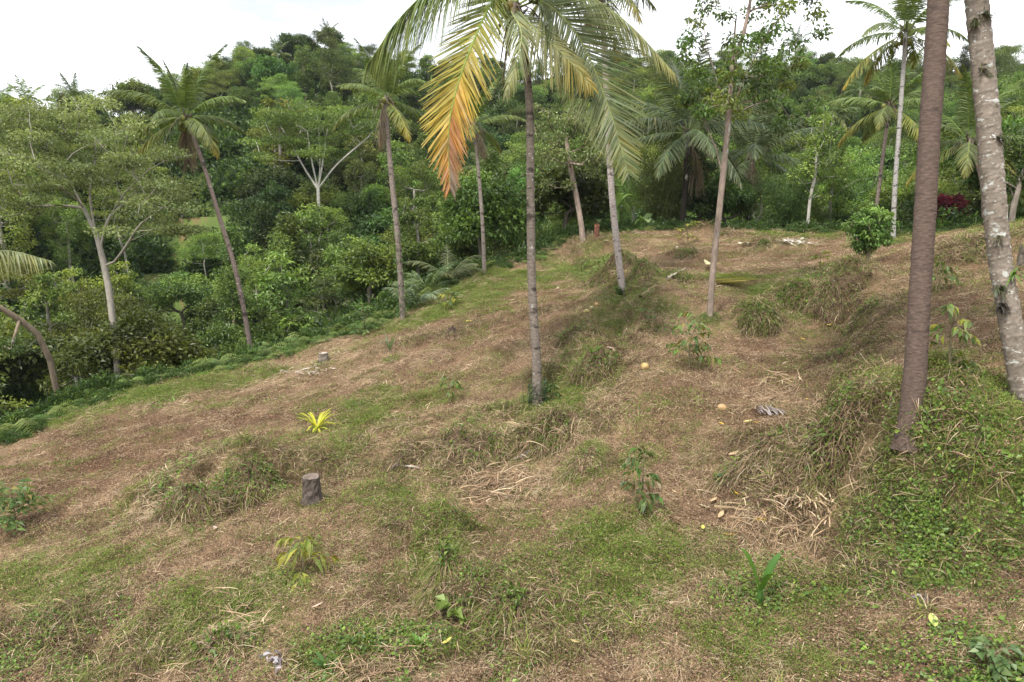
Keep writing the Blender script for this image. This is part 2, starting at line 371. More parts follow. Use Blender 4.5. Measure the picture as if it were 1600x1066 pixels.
rr = np.concatenate([[0.01], np.geomspace(1.5, 60, 430), np.geomspace(60, 330, 120)[1:]])
RR, AZ = np.meshgrid(rr, az, indexing='ij'); gx = (RR * np.sin(AZ)).ravel(); gy = (RR * np.cos(AZ)).ravel()
gz = H(gx, gy)
g, b, s = masks(gx, gy)
d_, _, _, _, _ = poly_d(gx, gy, EDGE, True); ins = inside(gx, gy); out = np.where(ins, 0, sstep(0, 1.5, d_))
n5 = fbm(gx * 6, gy * 6, 31, 3)[:, None]
cb = np.array([0.118, 0.066, 0.041]) * (0.7 + 0.6 * n5); cl = np.array([0.28, 0.198, 0.122]) * (0.75 + 0.5 * n5); cg = np.array([0.165, 0.200, 0.055]) * (0.75 + 0.5 * n5)
cc = cl * (1 - b[:, None]) + cb * b[:, None]
cc = cc * (1 - 0.35 * s[:, None]) + 0.35 * s[:, None] * np.array([0.36, 0.28, 0.17])
gg = sstep(0.42, 0.75, g)[:, None] * 0.85; cc = cc * (1 - gg) + cg * gg
fn = fbm(gx / 5, gy / 5, 33, 4)[:, None]
cf = np.array([0.035, 0.055, 0.018]) * (1 - fn) + np.array([0.08, 0.11, 0.03]) * fn
azd = np.degrees(np.arctan2(gx, gy)); rad_ = np.hypot(gx, gy)
tw = (np.exp(-((azd + 25) / 7.5) ** 2) * sstep(45, 60, rad_) * (1 - sstep(90, 105, rad_)))[:, None]
cf = cf * (1 - tw) + tw * np.array([0.115, 0.165, 0.045]) * (0.7 + 0.6 * fbm(gx / 2, gy / 2, 35, 3)[:, None])
bs = ((gz / 1.7) % 1 > 0.72)[:, None] * tw * (fbm(gx / 6, gy / 6, 36, 2)[:, None] > 0.5); cf = cf * (1 - 0.7 * bs) + 0.7 * bs * np.array([0.20, 0.12, 0.07])
cc = cc * (1 - out[:, None]) + cf * out[:, None]
nA = len(az); nR = len(rr)
i = np.arange(nR - 1)[:, None] * nA; j = np.arange(nA)[None]
F = np.stack([i + j, i + (j + 1) % nA, i + nA + (j + 1) % nA, i + nA + j], -1).reshape(-1, 4)[:, ::-1]
def ground_mat():
    m, t, o = new_mat('soil_and_litter')
    at = N(t, 'ShaderNodeAttribute', attribute_name='col'); tcn = N(t, 'ShaderNodeTexCoord'); v = tcn.outputs['Object']
    n1 = noise(t, 28, 6, v, 0.7); n2 = noise(t, 90, 4, v, 0.7)
    mpn = N(t, 'ShaderNodeMapping'); mpn.inputs['Rotation'].default_value = (0, 0, 0.6); mpn.inputs['Scale'].default_value = (12, 90, 40); t.links.new(v, mpn.inputs[0])
    n3 = noise(t, 1.0, 4, mpn.outputs[0], 0.7)
    c = mul(t, at.outputs['Color'], ramp(t, n1, [(0.3, (0.42, 0.41, 0.40)), (0.52, (1, 1, 1)), (0.7, (1.5, 1.45, 1.4))]))
    c = mul(t, c, ramp(t, n2, [(0.35, (0.65, 0.63, 0.6)), (0.65, (1.35, 1.35, 1.3))]))
    c = mul(t, c, ramp(t, n3, [(0.35, (0.8, 0.8, 0.8)), (0.62, (1.1, 1.1, 1.1)), (0.72, (1.5, 1.45, 1.4))]))
    p = N(t, 'ShaderNodeBsdfPrincipled'); t.links.new(c, p.inputs['Base Color']); p.inputs['Roughness'].default_value = 0.95; p.inputs['Specular IOR Level'].default_value = 0.1
    bp = N(t, 'ShaderNodeBump'); bp.inputs['Strength'].default_value = 0.8; bp.inputs['Distance'].default_value = 0.03
    t.links.new(n1, bp.inputs['Height']); t.links.new(bp.outputs[0], p.inputs['Normal']); t.links.new(p.outputs[0], o.inputs[0]); return m
M_GROUND = ground_mat()
obj('ground', mk_mesh('ground', np.stack([gx, gy, gz], 1), F, M_GROUND, cc, True), kind='structure')
# ------------------------------------------------------------------ palms
GRN = np.array([0.088, 0.138, 0.036]); GRY = np.array([0.165, 0.20, 0.10]); YEL = np.array([0.40, 0.28, 0.04]); ORG = np.array([0.36, 0.15, 0.04]); BRN = np.array([0.20, 0.155, 0.12]); DRK = np.array([0.055, 0.08, 0.042])
def frond(mb, path, L, W, nl, rng, base=GRN, age=0.0, hint=None, droop=0.55, ang=(75, 25), seg=3, start=0.14, rach=0.022, tipc=None, mess=0.12, dihedral=25, gap=0.0, agef=None):
    """a pinnate palm leaf along path: a tapering midrib with two rows of leaflets that sag"""
    c = bez(path, 26); m = len(c)
    ra = np.linspace(rach, rach * 0.2, m)
    midc = base * 1.6 + np.array([.06, .05, 0]) if age < 0.9 else BRN
    mb_c = midc * (1 - age) + age * (YEL if age < .6 else BRN)
    tube(mb, c, ra, 5, mb_c)
    for side in (-1, 1):
        n = nl; s = np.sort(start + (1 - start) * (np.arange(n) + rng.uniform(-.3, .3, n)) / n).clip(start, 1)
        if gap: s = s[rng.random(n) > gap]; n = len(s)
        f = s * (m - 1); i0 = np.minimum(f.astype(int), m - 2); fr = (f - i0)[:, None]
        B = c[i0] * (1 - fr) + c[i0 + 1] * fr; T = nrm(c[i0 + 1] - c[i0])
        if hint is None:
            h = np.cross(T, [0, 0, 1.0]); h = nrm(h)
        else:
            h = np.array(hint, float)[None]; h = nrm(h - T * (T * h).sum(-1, keepdims=True))
        up = np.cross(h, T); up = np.where(up[:, 2:3] < 0, -up, up) if hint is None else up
        a = np.radians(ang[0] + (ang[1] - ang[0]) * s)[:, None]
        dh = math.radians(dihedral)
        D = T * np.cos(a) + np.sin(a) * (side * h * math.cos(dh) + (up * -math.sin(dh) if hint is None else 0))
        D = D + rng.normal(0, mess, D.shape)
        pr = np.sin(np.clip((s - start * 0.5) / (1 - start * 0.5), 0, 1) ** 0.75 * np.pi * 0.86 + 0.25)
        Ls = L * np.clip(pr, 0.25, 1) * rng.uniform(0.85, 1.1, n)
        var = rng.uniform(0.75, 1.25, (n, 1))
        if agef is not None: ag = agef(s, side, rng)[:, None]
        else: ag = np.clip(age + rng.normal(0, 0.06, n), 0, 1)[:, None]
        col = np.where(ag < .45, base * (1 - ag / .45) + YEL * (ag / .45), np.where(ag < .75, YEL * (1 - (ag - .45) / .3) + ORG * ((ag - .45) / .3), ORG * (1 - (ag - .75) / .25) + BRN * ((ag - .75) / .25))) * var
        tip = col * 0.85 + 0.15 * (YEL * .5 if ag.mean() < .6 else BRN)
        if rng.random() < 0.3: col = col * 0.7 + 0.3 * GRY
        blades(mb, B, D, Ls, W * rng.uniform(.8, 1.15, n), droop * rng.uniform(0.7, 1.3, n), col, seg, None, 0.2, tipcol=tip, sdir=T + rng.normal(0, .22, T.shape))
def arc(el, Lf, bend, n=6, sway=0.0):
    """midrib leaving at elevation el (deg), bending down by bend degrees over its length, in the local x-z plane"""
    p = [np.zeros(3)]; k = 12
    for i in range(k):
        e = math.radians(el - bend * ((i + 0.5) / k) ** 1.4); a = sway * (i / k)
        p.append(p[-1] + Lf / k * np.array([math.cos(e) * math.cos(a), math.cos(e) * math.sin(a), math.sin(e)]))
    return np.array(p)[::2]
def frond_set(tag, Lf, leafL, W, nl, base, ages=(0, 0, 0, 0.0, .02, .1, .26, 1.0), seg=2, wild=1.0):
    out = []
    spec = [(82, 30, ages[0]), (70, 42, ages[1]), (56, 55, ages[2]), (40, 62, ages[3]), (22, 66, ages[4]), (4, 60, ages[5]), (-18, 48, ages[6]), (-62, 25, ages[7])]
    for k, (el, bend, age) in enumerate(spec):
        for q in range(2):
            rng = np.random.default_rng(hash((k, q)) % 1000 + int(Lf * 10)); mb = MB()
            dead = age > .9
            frond(mb, arc(el + rng.uniform(-6, 6), Lf * rng.uniform(.85, 1.08) * (.55 if dead else 1), bend + rng.uniform(-10, 15), sway=rng.uniform(-.35, .35)), leafL, W, nl, rng, base if not dead else BRN, age,
                  droop=(0.28 if not dead else 1.3) * rng.uniform(.7, 1.3), seg=seg, mess=.1 if not dead else .3, tipc=None, agef=(None if dead else (lambda s, sd, r, a=age: np.clip(a * 0.2 + a * 1.0 * s ** 3 + r.normal(0, .03, len(s)), 0, 1))))
            out.append((el, mb.mesh('frond', M_FROND)))
    return out
FS_NEAR = frond_set('near', 3.6, 0.95, 0.05, 70, GRN * 1.1, seg=3)
FS_MID = frond_set('mid', 3.1, 0.58, 0.05, 76, GRN * 1.15, ages=(0, 0, .0, .01, .03, .12, .3, 1.0))
FS_SUGAR = frond_set('sugar', 5.0, 1.0, 0.07, 70, DRK * 1.25, ages=(0, 0, 0, 0, 0, 0, .02, 1.0))
def trunk_mesh(path, r0, r1, mat, col, ring=0.0, step=0.09, n=14, flare=1.5, seed=0, sub=None, off=(0, 0, 0)):
    rng = np.random.default_rng(seed)
    c = bez(path, 60); L = np.concatenate([[0], np.cumsum(np.linalg.norm(np.diff(c, axis=0), axis=1))]); tot = L[-1]
    m = int(tot / (step / 5 if ring else 0.25)) + 2
    s = np.linspace(0, tot, m); c = np.stack([np.interp(s, L, c[:, k]) for k in range(3)], 1)
    r = r1 + (r0 - r1) * (1 - s / tot) ** 0.8 + r0 * (flare - 1) * np.exp(-s / 0.28)
    th = np.linspace(0, 2 * np.pi, n, endpoint=False)
    wob = 1 + 0.06 * (vn(s[:, None] * 1.1 + seed, np.cos(th)[None] * 1.3 + 5, seed) - .5) + 0.05 * (vn(s[:, None] * 6, th[None] * 1.2, seed + 1) - .5)
    if ring:
        ph = s[:, None] / step + 0.35 * np.sin(th + seed)[None] + 0.8 * vn(s[:, None] * 3, th[None] * 0.8, seed + 4)
        fr = ph - np.floor(ph); wob = wob + ring * (fr ** 2.5 - 0.4)
        colr = np.array(col)[None, None] * (0.75 + 0.35 * (fr < 0.8) + 0.55 * ((fr > 0.72) & (fr < 0.9)) * vn(ph * 1, th[None] * 2.5, seed + 9))[..., None]
        colr = np.concatenate([colr.reshape(-1, 3), np.tile(col, (2, 1))])
    else: colr = np.array(col)
    mb = MB(); tube(mb, c, r, n, colr, True, wob)
    return mb.mesh('trunk', mat, off, smooth=not ring), c
def nuts(root, at, n, rng, col=(0.16, 0.17, 0.04), r=0.11, spread=.3):
    me = nut_mesh(col, r)
    for k in range(n):
        a = rng.uniform(0, 6.28); d = spread * rng.uniform(.55, 1)
        o = obj('coconut', me, root, (at[0] + d * math.cos(a), at[1] + d * math.sin(a), at[2] - rng.uniform(.15, .6)))
        o.rotation_euler = (rng.uniform(-.6, .6), rng.uniform(-.6, .6), a)
_nm = {}
def nut_mesh(col, r):
    k = (tuple(col), r)
    if k not in _nm:
        mb = MB(); z = np.linspace(-1, 1, 9); rad = r * np.sqrt(np.clip(1 - z ** 2, 0, 1)) * (1 + .12 * z); rad[0] = rad[-1] = .004
        tube(mb, np.stack([0 * z, 0 * z, z * r * 1.2], 1), rad, 10, np.array(col)); _nm[k] = mb.mesh('coconut', M_NUT, smooth=True)
    return _nm[k]
def fibre(root, top, rng, n=14, L=0.9, col=BRN * .8, pos=None):
    """old flower stalks and sheath fibre hanging under the crown"""
    mb = MB(); a = rng.uniform(0, 6.28, n)
    B = np.stack([np.cos(a) * .1, np.sin(a) * .1, rng.uniform(-.25, .1, n)], 1); D = np.stack([np.cos(a), np.sin(a), rng.uniform(-.6, .5, n)], 1)
    blades(mb, B, D, rng.uniform(.4, 1, n) * L, .07, 1.1, np.tile(col, (n, 1)) * rng.uniform(.5, 1.3, (n, 1)), 4, None, .4)
    for k in range(6):                                   # stubs of cut leaf stalks round the head
        q = rng.uniform(0, 6.28); p0 = np.array([math.cos(q) * .08, math.sin(q) * .08, rng.uniform(-.35, .1)])
        tube(mb, [p0, p0 + np.array([math.cos(q) * .22, math.sin(q) * .22, .22])], [.05, .025], 5, col * 1.1)
    return obj('sheath_fibre', mb.mesh('sheath_fibre', M_FROND), root, top, kind='stuff')
GOLD = 2.39996
def palm(label, base, path, r0, r1, mat, col, fs, nf, rng, ring=0, scale=1.0, group=None, nn=6, low=7, name='coconut_palm', cat='palm tree', skip=(), step=.09, n=12, flare=1.5, vine=0, yaw0=None, fib=True, seed=None):
    root = empty(name, label, cat, base, group)
    seed = int(rng.integers(1000)) if seed is None else seed
    path = [np.array(q, float) - np.array(base) for q in path]
    r0 *= .74; r1 *= .74
    tm, c = trunk_mesh([path[0] - [0, 0, .3 if r0 < .125 else .75]] + path[1:], r0, r1, mat, col, ring, step, n, flare, seed); obj('trunk', tm, root)
    top = c[-1]; lean = c[-1] - c[-6]
    y = rng.uniform(0, 6.28) if yaw0 is None else yaw0
    for k in range(nf):
        q = k / (nf - 1); idx = (7 if (low == 7 and k == nf - 1) else min(int(q * 7), 6)) * 2 + int(rng.integers(2))
        y += GOLD + rng.uniform(-.25, .25)
        if k in skip: continue
        el, me = fs[idx]
        o = obj('frond', me, root, top + np.array([0.08 * math.cos(y), .08 * math.sin(y), -.25 * q])); s = scale * rng.uniform(.88, 1.1) * (0.8 + .2 * min(1, q * 4))
        o.rotation_euler = (0, 0, y); o.scale = (s, s, s)
        v = rng.uniform(.85, 1.15); o.color = (v, v * rng.uniform(.95, 1.05), v, 1)
    if nn: nuts(root, top, nn, rng)
    if fib: fibre(root, top - [0, 0, .1], rng)
    if vine: 
        mb = MB(); m = len(c); kk = int(vine * m); n_ = int(kk * 26)
        ii = (rng.random(n_) ** 1.6 * kk).astype(int); a = rng.uniform(0, 6.28, n_)
        B = c[ii] + np.stack([np.cos(a), np.sin(a), rng.uniform(-.1, .1, n_)], 1) * np.array([r0 * 1.25, r0 * 1.25, 1])
        D = np.stack([np.cos(a), np.sin(a), rng.uniform(-.9, .4, n_)], 1)
        leaves(mb, B, rng.uniform(.05, .14, n_), rng.uniform(.04, .09, n_), D, rng.normal(0, .4, (n_, 3)) + [0, 0, 1], np.tile([.07, .12, .03], (n_, 1)) * rng.uniform(.6, 1.5, (n_, 1)))
        obj('climbing_vine', mb.mesh('climbing_vine', M_LEAF), root, kind='stuff')
    return root, c, top
R = np.random.default_rng
def gpath(bu, bv, rest, bt=None):
    b, t = hit(bu, bv)
    if bt is not None: b = P(bu, bv, bt); b[2] = h1(b[0], b[1]); t = bt
    return b, [b] + [P(u, v, t if len(q) == 0 else q[0]) for u, v, *q in rest], t
# tall leaning palm on the left
b, pth, t = gpath(398, 545, [(372, 440), (340, 330), (312, 240), (288, 178)], 27.5)
palm('tall leaning coconut palm with bare curved trunk rising from the fern edge', b, pth, .14, .10, M_PALM, (.17, .13, .11), FS_MID, 19, R(11), scale=.95, nn=7, yaw0=1.0)
# palm with vines
b, pth, t = gpath(630, 468, [(622, 380), (612, 280), (606, 210), (603, 150)], 27)
palm('coconut palm with green vines up its lower trunk and dead fronds hanging beside it', b, pth, .17, .12, M_PALM, (.19, .155, .13), FS_MID, 17, R(5), scale=.8, nn=6, low=7, vine=.45, yaw0=0.3)
b, pth, t = gpath(757, 416, [(754, 350), (747, 260), (741, 190)], 32)
palm('thin straight coconut palm half hidden behind the big orange frond', b, pth, .13, .10, M_PALM, (.19, .16, .135), FS_MID, 14, R(23), scale=.8, nn=4)
# palm behind the terrace, right of centre
b, pth, t = gpath(977, 455, [(966, 400), (955, 290), (948, 150), (942, 40), (940, -40)], 22)
palm('ringed grey coconut palm leaning over a weedy bank, partly behind a hanging frond', b, pth, .15, .12, M_PALM, (.30, .26, .24), FS_NEAR, 20, R(14), ring=.08, scale=.8, nn=6, yaw0=.2, vine=.05, low=7)
# the two far right palms
b, pth, t = gpath(1396, 382, [(1398, 300), (1405, 200), (1412, 100), (1416, 45)], 27)
palm('slim pale grey coconut palm at the far terrace edge, crown against the sky', b, pth, .125, .1, M_PALM, (.30, .285, .265), FS_MID, 18, R(31), scale=.95, nn=8, low=6, yaw0=2.6)
b, pth, t = gpath(1366, 345, [(1375, 280), (1384, 210), (1391, 160)], 33)
palm('slim brown coconut palm with a lower crown, close behind the pale grey palm', b, pth, .13, .1, M_PALM, (.22, .17, .14), FS_MID, 16, R(41), scale=1.0, nn=5, low=6, yaw0=2.8)
b, pth, t = gpath(1545, 330, [(1535, 290), (1522, 240), (1514, 215)], 27)
palm('short coconut palm whose crown shows between the two big trunks on the right', b, pth, .12, .1, M_PALM, (.2, .15, .12), FS_MID, 14, R(43), scale=.95, nn=2, low=6, yaw0=2.9)
# near right palm
b, pth, t = gpath(1425, 672, [(1431, 560), (1441, 400), (1452, 220), (1466, 0), (1486, -430)])
t9 = t
palm('large reddish brown ringed palm trunk standing on the leafy green mound at the right', b, pth, (.0200 * t9), (.0188 * t9), M_PALMDARK, (.098, .069, .055), FS_NEAR, 16, R(51), ring=.035, n=32, nn=4, low=4, step=.085, flare=1.8, scale=.9, vine=0)
b = P(1612, 705, 7.8); b[2] = h1(b[0], b[1])
pth = [b] + [P(u, v, tt) for u, v, tt in [(1600, 620, 7.8), (1582, 520, 7.8), (1562, 400, 7.9), (1553, 300, 7.9), (1540, 150, 8.0), (1526, 0, 8.1), (1485, -430, 8.5)]]
rt10, c10, top10 = palm('leaning palm trunk with white lichen bands and fern tufts at the right edge', b, pth, .160, .172, M_PALMWHITE, (.185, .155, .125), FS_NEAR, 14, R(52), ring=.10, n=32, nn=4, low=4, step=.15, flare=1.3, scale=.9)
def tuft_at(root, p, n, L, rng, col, name='epiphyte_fern', out=None, W=.03, g=.8):
    mb = MB(); a = rng.uniform(0, 6.28, n); D = np.stack([np.cos(a), np.sin(a), rng.uniform(-.1, 1.1, n)], 1)
    if out is not None: D = D * .7 + np.array(out)
    blades(mb, np.zeros((n, 3)) + rng.normal(0, .02, (n, 3)), D, L * rng.uniform(.6, 1.1, n), W, g, np.tile(col, (n, 1)) * rng.uniform(.6, 1.3, (n, 1)), 4)
    return obj(name, mb.mesh(name, M_LEAF), root, p)
for (u, v, n, L, cl, o_) in [(1592, 428, 12, .22, [.09, .16, .03], (.3, -.5, .1)), (1552, 450, 14, .13, [.05, .06, .025], (-.3, -.6, -.2)), (1560, 478, 60, .08, [.03, .025, .018], (-.2, -.7, -.4)), (1505, 28, 40, .12, [.06, .07, .025], (-.7, -.3, 0)), (1556, 15, 40, .12, [.06, .07, .03], (.6, -.3, 0)), (1570, 215, 30, .10, [.06, .07, .03], (.7, -.3, 0)), (1530, 100, 20, .1, [.10, .10, .05], (0, -.8, -.3)), (1560, 370, 20, .1, [.10, .09, .05], (-.5, -.8, -.3))]:
    k = np.argmin(np.abs(c10[:, 2] + b[2] - P(u, v, 7.8)[2])); cp = P(u, v, 7.7) - b
    cp = c10[k] + nrm(cp - c10[k]) * min(.145, np.linalg.norm(cp - c10[k])) 
    tuft_at(rt10, cp, n, L, R(n + u), cl, out=o_, W=.02 if n > 15 else .035)
# central palm with hand-set fronds
b, pth, t = gpath(841, 638, [(838, 560), (831, 440), (829, 300), (827, 160), (815, 40), (806, 5)]); t4 = t
root = empty('coconut_palm', 'central coconut palm with coconuts and a big drooping yellow and orange frond', 'palm tree', b)
pl = [q - b for q in pth]
tm, c4 = trunk_mesh([pl[0] - [0, 0, .3]] + pl[1:], .108, .083, M_PALM, (.16, .132, .108), .05, .08, 20, 1.95, 77); obj('trunk', tm, root)
def P4(u, v, t): return P(u, v, t) - b
tt = t4
gfun = lambda a0, a1: (lambda s, sd, r: np.clip(a0 + (a1 - a0) * s ** 2.2 + r.normal(0, .05, len(s)), 0, 1))
def yfun(s, sd, r):
    base_ = np.interp(s, [0, .3, .5, .7, .85, 1], [0.0, .10, .24, .42, .64, .86]) + (0.22 * sstep(.35, .65, s) if sd == YSIDE else 0)
    return np.clip(base_ + r.normal(0, .05, len(s)), 0, 1)
YSIDE = 1
HF = [  # path (u, v, depth offset), leaflet length, hint, age function, droop, base colour, leaflets
 ([(803,12,0),(775,-5,-.5),(728,95,-1.7),(702,195,-2.2),(703,298,-2.4)], 1.12, (1,.12,0), yfun, .04, GRN*1.35, 120, (50,24)),
 ([(800,10,0),(745,-38,-.6),(690,-28,-1.0),(628,25,-1.3),(575,100,-1.5)], 1.25, (.25,-1,0), gfun(0,.06), 1.0, GRN*1.3, 150, (60,22)),
 ([(808,12,0),(850,5,-.4),(905,60,-.7),(950,165,-.9),(982,272,-1.2)], 1.4, (1,-.1,0), gfun(.0,.05), .04, (GRY+GRN)*.42, 125, (58,40)),
 ([(808,14,0),(835,45,-.6),(880,85,-.9),(926,137,-1.1)], .75, (.8,.2,.6), gfun(.03,.40), .5, GRY*.95, 60, (65,25)),
 ([(808,8,0),(870,-22,.2),(930,0,.2),(990,45,.2),(1056,118,.1)], .85, None, gfun(.0,.15), .65, GRY*1.15, 85, (60,22)),
 ([(803,16,0),(800,20,-.7),(815,60,-1.6),(790,150,-1.9)], .60, (1,0,.1), gfun(.0,.1), .6, GRY*1.05, 42, (60,25)),
 ([(803,10,0),(780,-40,.4),(730,-60,.9),(700,-30,1.3)], .9, None, gfun(0,.1), .8, GRN*1.2, 70, (60,22)),
 ([(806,8,0),(830,-60,.5),(880,-90,1.2),(950,-80,1.7),(1010,-30,1.9)], 1.0, None, gfun(0,.05), .8, GRN*1.3, 75, (60,22)),
 ([(805,8,0),(815,-90,0),(850,-170,.1),(900,-190,.2)], .9, None, gfun(0,.05), .5, GRN*1.3, 75, (60,22)),
 ([(805,8,0),(790,-90,.1),(745,-170,-.2),(690,-180,-.6)], .9, None, gfun(0,.05), .6, GRN*1.3, 75, (60,22)),
 ([(806,8,0),(840,-70,-.8),(900,-110,-1.9),(980,-100,-2.8)], 1.0, None, gfun(0,.05), .7, GRN*1.3, 75, (60,22)),
]
for k, (pp, L, hint, af, dr, base_, nl, ang) in enumerate(HF):
    mb = MB(); rng = R(200 + k)
    frond(mb, [P4(u, v, tt + q) for u, v, q in pp], L, .058 if k == 0 else .043, int(nl * 1.25), rng, base_, 0.05, hint, dr, ang, 4, .12, .03, mess=.06, agef=af)
    f = obj('frond', mb.mesh('frond', M_FROND), root)
    if k == 0: f['label'] = 'large drooping yellow, orange and brown frond'
rng = R(8)
for k, (u, v) in enumerate([(776,8),(786,16),(797,10),(791,22),(779,-4),(803,20),(770,-8)]):
    o = obj('coconut', nut_mesh((.22,.17,.05), .115), root, P4(u, v, tt - .25)); o.rotation_euler = rng.uniform(-.7, .7, 3)
fibre(root, pl[-1] + [0, 0, -.1], R(9), 26, 1.3)
mb = MB()                                  # hanging flower stalks
for pp in [[(800,8),(784,30),(779,64)],[(802,8),(806,40),(801,56)],[(808,10),(818,40),(826,60)]]:
    tube(mb, bez([P4(u, v, tt - .2) for u, v in pp], 8), np.linspace(.03, .015, 8), 5, (.07, .045, .035))
obj('flower_stalk', mb.mesh('flower_stalk', M_WOOD), root)
mb = MB(); n = 500; ii = (R(3).random(n) ** 1.5 * len(c4) * .10).astype(int); a = R(4).uniform(0, 6.28, n)
leaves(mb, c4[ii] + np.stack([np.cos(a) * .17, np.sin(a) * .17, 0 * a], 1), .07, .05, np.stack([np.cos(a), np.sin(a), R(5).uniform(-.5, .8, n)], 1), R(6).normal(0, .4, (n, 3)) + [0, 0, 1], np.tile([.06, .10, .05], (n, 1)) * R(7).uniform(.6, 1.5, (n, 1)))
obj('climbing_vine', mb.mesh('climbing_vine', M_LEAF), root, kind='stuff')
# dark sugar palm behind the terrace
def sugar(label, base, topz, seed, scale, vc=(.035,.028,.022)):
    top = base + np.array([.2, .1, topz])
    return palm(label, base, [base, (base + top) / 2 + [.1, 0, 0], top], .24, .2, M_BARK, vc, FS_SUGAR, 24, R(seed), scale=scale, nn=0, low=7, name='sugar_palm', cat='palm tree', n=10, fib=True, flare=1.2)
b = P(1063, 355, 39.5); b[2] = h1(b[0], b[1])
sugar('dark sugar palm with long drooping feathery fronds behind the terrace edge', b, P(1075, 205, 39.5)[2] - b[2], 61, 1.12)
b = P(1165, 340, 44); b[2] = h1(b[0], b[1])
sugar('second dark sugar palm with grey green fronds, right of the forked tree trunk', b, P(1170, 240, 44)[2] - b[2], 65, 1.0)

# ------------------------------------------------------------------ trees
def grow(tips, trunk, r0, rng, up=.12, pw=.5, minr=.012, jag=.07, tap=.75, limbs=()):
    """branches from the trunk polyline to every tip; thickness by how many tips a branch carries"""
    nodes = [np.array(q, float) for q in trunk]; par = [-1] + list(range(len(trunk) - 1)); nt0 = len(trunk)
    t0 = nodes[-1]; first = max(0, nt0 - 4)
    for lb in limbs:
        lb = bez(lb, len(lb) * 2); j = int(np.argmin(np.linalg.norm(np.array(nodes) - lb[0], axis=1)))
        for q in lb[1:]: nodes.append(np.array(q)); par.append(j); j = len(nodes) - 1
    if len(limbs): first = max(2, nt0 - 5)
    order = np.argsort(np.linalg.norm(tips - t0, axis=1)); tipn = []
    for k in order:
        tp = tips[k]; arr = np.array(nodes[first:])
        d = np.linalg.norm(arr - tp, axis=1) + 1.2 * np.maximum(0, arr[:, 2] - tp[2] + .2) + 0.12 * np.linalg.norm(arr - t0, axis=1)
        j = int(np.argmin(d)) + first; a = nodes[j]; L = np.linalg.norm(tp - a); ns = max(1, min(4, int(L / .7) + 1)); last = j
        side = rng.normal(0, jag, 3) * L
        for q in range(1, ns + 1):
            f = q / ns; p = a + (tp - a) * f + side * math.sin(f * math.pi) + np.array([0, 0, -up * L * math.sin(f * math.pi) * .5])
            nodes.append(p); par.append(last); last = len(nodes) - 1
        tipn.append(last)
    cnt = np.full(len(nodes), .02)
    for k in tipn:
        while k != -1: cnt[k] += 1; k = par[k]
    tot = cnt[0] if cnt[0] else 1
    rad = np.maximum(minr, r0 * (cnt / tot) ** pw)
    rad[:nt0] = np.maximum(rad[:nt0], r0 * np.linspace(1, tap, nt0)); rad[0] *= 1.3
    return np.array(nodes), par, rad
def branch_mesh(nodes, par, rad, mat, col, n=5):
    mb = MB(); ch = {}
    for k, p in enumerate(par): ch.setdefault(p, []).append(k)
    done = set(); stack = [0]
    while stack:
        k = stack.pop(); chain = [par[k]] if par[k] >= 0 else []; cur = k
        while True:
            chain.append(cur); c = ch.get(cur, [])
            if not c: break
            c = sorted(c, key=lambda q: -rad[q])
            for q in c[1:]: stack.append(q)
            cur = c[0]
        if len(chain) > 1:
            rr_ = rad[chain].copy()
            if par[k] >= 0: rr_[0] = rr_[1]
            tube(mb, nodes[chain], rr_, n if rr_.max() > .05 else max(3, n - 2), col)
    return mb.mesh('trunk', mat, smooth=True)
def clump_leaves(mb, tips, per, cr, flat, L, Wd, rng, cols, upb=1.0, hang=0.0, spread_col=.22):
    n = len(tips) * per; k = np.repeat(np.arange(len(tips)), per)
    g = rng.normal(0, 1, (n, 3)); g = g / np.linalg.norm(g, axis=1, keepdims=True) * rng.random((n, 1)) ** .45
    crk = (cr * rng.uniform(.7, 1.25, len(tips)))[k][:, None]
    C = tips[k] + g * crk * np.array([1, 1, flat])
    D = g * [1, 1, .4] + rng.normal(0, .6, (n, 3)) + [0, 0, -hang]
    NN = rng.normal(0, .5, (n, 3)) + [0, 0, upb]
    cc_ = cols[rng.integers(len(cols), size=len(tips))][k] * (1 + spread_col * rng.normal(0, 1, (n, 1))).clip(.4, 1.8)
    cc_ = cc_ * (1 + .18 * rng.normal(0, 1, (len(tips), 1))[k]).clip(.6, 1.5)
    leaves(mb, C, L * rng.uniform(.7, 1.25, n), Wd * rng.uniform(.7, 1.25, n), D, NN, cc_.clip(.005, .9))
G1 = np.array([[.094,.148,.034],[.115,.17,.036],[.074,.120,.032],[.138,.19,.042]])
G2 = np.array([[.150,.215,.046],[.180,.24,.05],[.128,.19,.045]])
G3 = np.array([[.18,.215,.085],[.205,.24,.095],[.155,.195,.075]])
G4 = np.array([[.035,.062,.022],[.042,.072,.024],[.030,.052,.020]])
